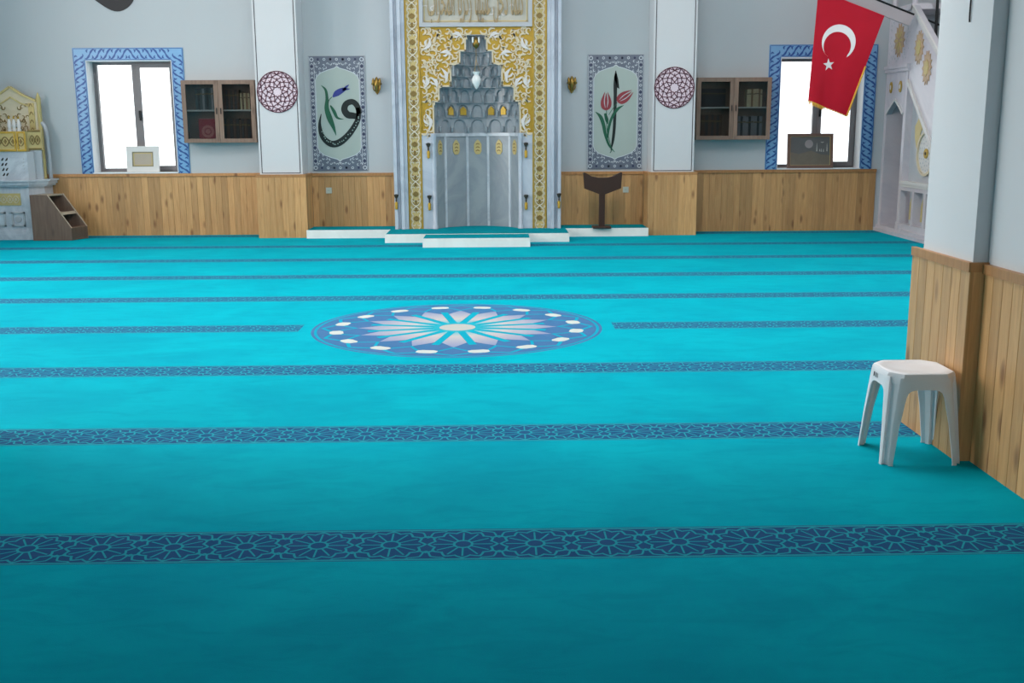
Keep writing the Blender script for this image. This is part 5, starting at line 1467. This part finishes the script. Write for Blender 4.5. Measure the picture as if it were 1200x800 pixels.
# crescent opening downwards: band of varying width between two circles
cc = Vector((4.885, 2.795)); Ro = 0.245; ci = cc+Vector((-0.018, -0.055)); Ri = 0.200
cm = MB(); vs = []; n = 44
for i in range(n+1):
    a = math.radians(-62+ (309-0)*i/n*1.0) if False else math.radians(-58+ i*(292/n))
    po = cc+Vector((math.cos(a), math.sin(a)))*Ro
    d = (po-ci); pi_ = ci+d.normalized()*min(Ri, d.length)
    if i in (0, n): pi_ = po.copy()
    vs += [ff(po.x, po.y, 0.003), ff(pi_.x, pi_.y, 0.003), ff(po.x, po.y, 0.005), ff(pi_.x, pi_.y, 0.005)]
fs = []
for i in range(n):
    a, c2 = 4*i, 4*i+4
    fs += [(a+2, c2+2, c2+3, a+3), (a, a+1, c2+1, c2), (a, c2, c2+2, a+2), (a+1, a+3, c2+3, c2+1)]
cm.add(vs, fs).build('crescent', 'flag_white', fl)
sc_ = Vector((4.762, 2.485)); pts = []
for i in range(10):
    r2 = 0.088 if i % 2 == 0 else 0.036; a = PI/2+0.12+i*PI/5
    pts.append((sc_.x+r2*math.cos(a), sc_.y+r2*math.sin(a)))
sm = MB(); n = 10
vs = [ff(x, z, d) for d in (0.003, 0.006) for x, z in pts]+[ff(sc_.x, sc_.y, 0.007)]
sm.add(vs, [(n+i, n+(i+1) % n, 2*n) for i in range(n)]+[(i, (i+1) % n, n+(i+1) % n, n+i) for i in range(n)]).build('star', 'flag_white', fl)
b = MB()
for j in range(18, 36): b.tube([flag_pt(1.0, j/36), flag_pt(1.0, (j+1)/36)], 0.014, 6)
b.build('side_fringe', 'fringe', fl)
b = MB()
for i in range(46):
    u = i/45; p0 = flag_pt(u, 1.0); L = 0.055 if u < 0.42 else 0.018
    b.tube([p0, p0+Vector((0.006*math.sin(i*2.1), 0, -L))], [0.008, 0.005], 5)
b.build('hem_fringe', 'fringe', fl)

# iron rod seen beside the pillar, standing on the pulpit stairs
rd = empty('iron_rod', (6.365, 15.85, 2.27), 'thin black iron rod with short cross arm rising above the pulpit balustrade', 'rod')
MB().tube([(6.385, 15.85, 2.272), (6.365, 15.85, 4.2)], 0.022, 8).build('upright', 'iron', rd, smooth=True)
MB().tube([(6.25, 15.85, 3.12), (6.45, 15.85, 3.04)], 0.014, 8).build('cross_arm', 'iron', rd, smooth=True)

# cable stub on the white pillar
cbm = MB().tube(catmull([(2.264, 5.235, 2.60), (2.264, 5.232, 2.30), (2.264, 5.237, 2.16), (2.264, 5.233, 2.105)], 5), [0.004]*16, 6)
tag(cbm.build('cable', 'dark', origin=(2.265, 5.235, 2.3)), 'thin black cable running down the white pillar', 'cable')

# ================================================================== STOOL
SX, SY, SH = 2.062, 5.112, 0.452
sto = empty('plastic_stool', (SX, SY, 0), 'white plastic stool with four splayed legs beside the pine-clad pillar', 'stool')
def sq(r, s, cham):
    """square outline with cut corners (plan), counter-clockwise"""
    a, c = s, cham
    return [(a, -a+c), (a, a-c), (a-c, a), (-a+c, a), (-a, a-c), (-a, -a+c), (-a+c, -a), (a-c, -a)]
def loft(mb, rings, closed=True):
    n = len(rings[0]); b0 = len(mb.v)
    for r in rings: mb.v += [Vector(p) for p in r]
    for k2 in range(len(rings)-1):
        for i in range(n if closed else n-1):
            j = (i+1) % n
            mb.f.append((b0+k2*n+i, b0+k2*n+j, b0+(k2+1)*n+j, b0+(k2+1)*n+i))
def rsq(s, c, z, m=5):
    """rounded cut-corner square ring at height z"""
    P = sq(0, s, c); out = []
    for i in range(8):
        a, b = P[i], P[(i+1) % 8]
        for j in range(m): out.append((SX+a[0]+(b[0]-a[0])*j/m, SY+a[1]+(b[1]-a[1])*j/m, z))
    return out
tp = MB()
rings = [rsq(0.168, 0.060, SH-0.055), rsq(0.166, 0.060, SH-0.016), rsq(0.160, 0.058, SH-0.004), rsq(0.150, 0.056, SH)]
n = len(rings[0])
circ = lambda r, z: [(SX+r*math.cos(math.atan2(p[1]-SY, p[0]-SX)), SY+r*math.sin(math.atan2(p[1]-SY, p[0]-SX)), z) for p in rings[0]]
rings += [circ(0.150, SH), circ(0.144, SH-0.003), circ(0.07, SH-0.005), circ(0.004, SH-0.005)]
loft(tp, rings)
tp.f.append(tuple(len(tp.v)-n+i for i in range(n)))
inner = [rsq(0.162, 0.058, SH-0.055), rsq(0.160, 0.058, SH-0.020)]
b0 = len(tp.v); loft(tp, [rings[0], inner[0], inner[1]])
tp.f.append(tuple(len(tp.v)-n+i for i in range(n)))
seat = tp.build('seat', 'plastic', sto, smooth=True)
# aprons: arched sides between the legs
for k2 in range(4):
    c, s_ = math.cos(k2*PI/2), math.sin(k2*PI/2)
    ap = MB(); m = 16; rows = []
    for d in (0.0, -0.006):
        top, bot = [], []
        for i in range(m+1):
            t = -1+2*i/m; u = t*0.112
            zb = SH-0.080-0.075*abs(t)**5
            for lst, z in ((top, SH-0.03), (bot, zb)):
                out = 0.167+d+(SH-0.03-z)*0.085
                lst.append((SX+c*out-s_*u, SY+s_*out+c*u, z))
        rows += [top, bot]
    loft(ap, [rows[0], rows[1], rows[3], rows[2]], closed=False)
    ap.build('apron', 'plastic', sto, smooth=True)
# legs: cut-corner channel with a recessed face between two ribs
FS = 0.196
for (sx, sy) in ((1, 1), (-1, 1), (-1, -1), (1, -1)):
    lg = MB(); rings = []
    for z, s_, ch, fln in ((SH-0.022, 0.166, 0.058, 0.050), (SH-0.06, 0.170, 0.056, 0.046), (SH-0.12, 0.1745, 0.052, 0.030), (0.20, 0.184, 0.044, 0.020), (0.012, FS+0.0, 0.036, 0.014), (0.0, FS+0.001, 0.037, 0.015)):
        t = 0.006; r_ = 0.016
        # from the flange along one side, over the rib, across the recessed face, to the other flange
        q = ch*0.20
        outl = [(s_, s_-ch-fln), (s_, s_-ch), (s_-q*0.6, s_-ch+q*1.2), (s_-q*0.9-r_*0.7, s_-ch+q*1.7-r_*0.7), (s_-ch+q*1.7-r_*0.7, s_-q*0.9-r_*0.7), (s_-ch+q*1.2, s_-q*0.6), (s_-ch, s_), (s_-ch-fln, s_)]
        inn = [(s_-ch-fln, s_-t), (s_-ch-0.004, s_-t), (s_-ch+q*0.6, s_-q*0.6-t), (s_-ch+q*1.3-r_*0.7, s_-q*0.9-r_*0.7-t), (s_-q*0.9-r_*0.7-t, s_-ch+q*1.3-r_*0.7), (s_-q*0.6-t, s_-ch+q*0.6), (s_-t, s_-ch-0.004), (s_-t, s_-ch-fln)]
        rings.append([(SX+sx*x, SY+sy*y, z) for x, y in outl+inn])
    loft(lg, rings)
    m = len(rings[0]); lg.f += [tuple(range(m)), tuple(len(lg.v)-m+i for i in range(m))]
    lg.build('leg', 'plastic', sto, smooth=True)
# small dark printed marks on the side facing the hall
pm = MB(); g = lambda u, v, d: Vector((SX-0.1685-(SH-0.03-v)*0.085-d, SY+u, v))
for (u, w) in ((0.055, 0.012), (0.030, 0.008), (0.012, 0.004)):
    pm.prism([(u, SH-0.060), (u+w, SH-0.060), (u+w, SH-0.038), (u, SH-0.038)], g, 0.0002, 0.001)
pm.build('printed_mark', 'dark', seat)
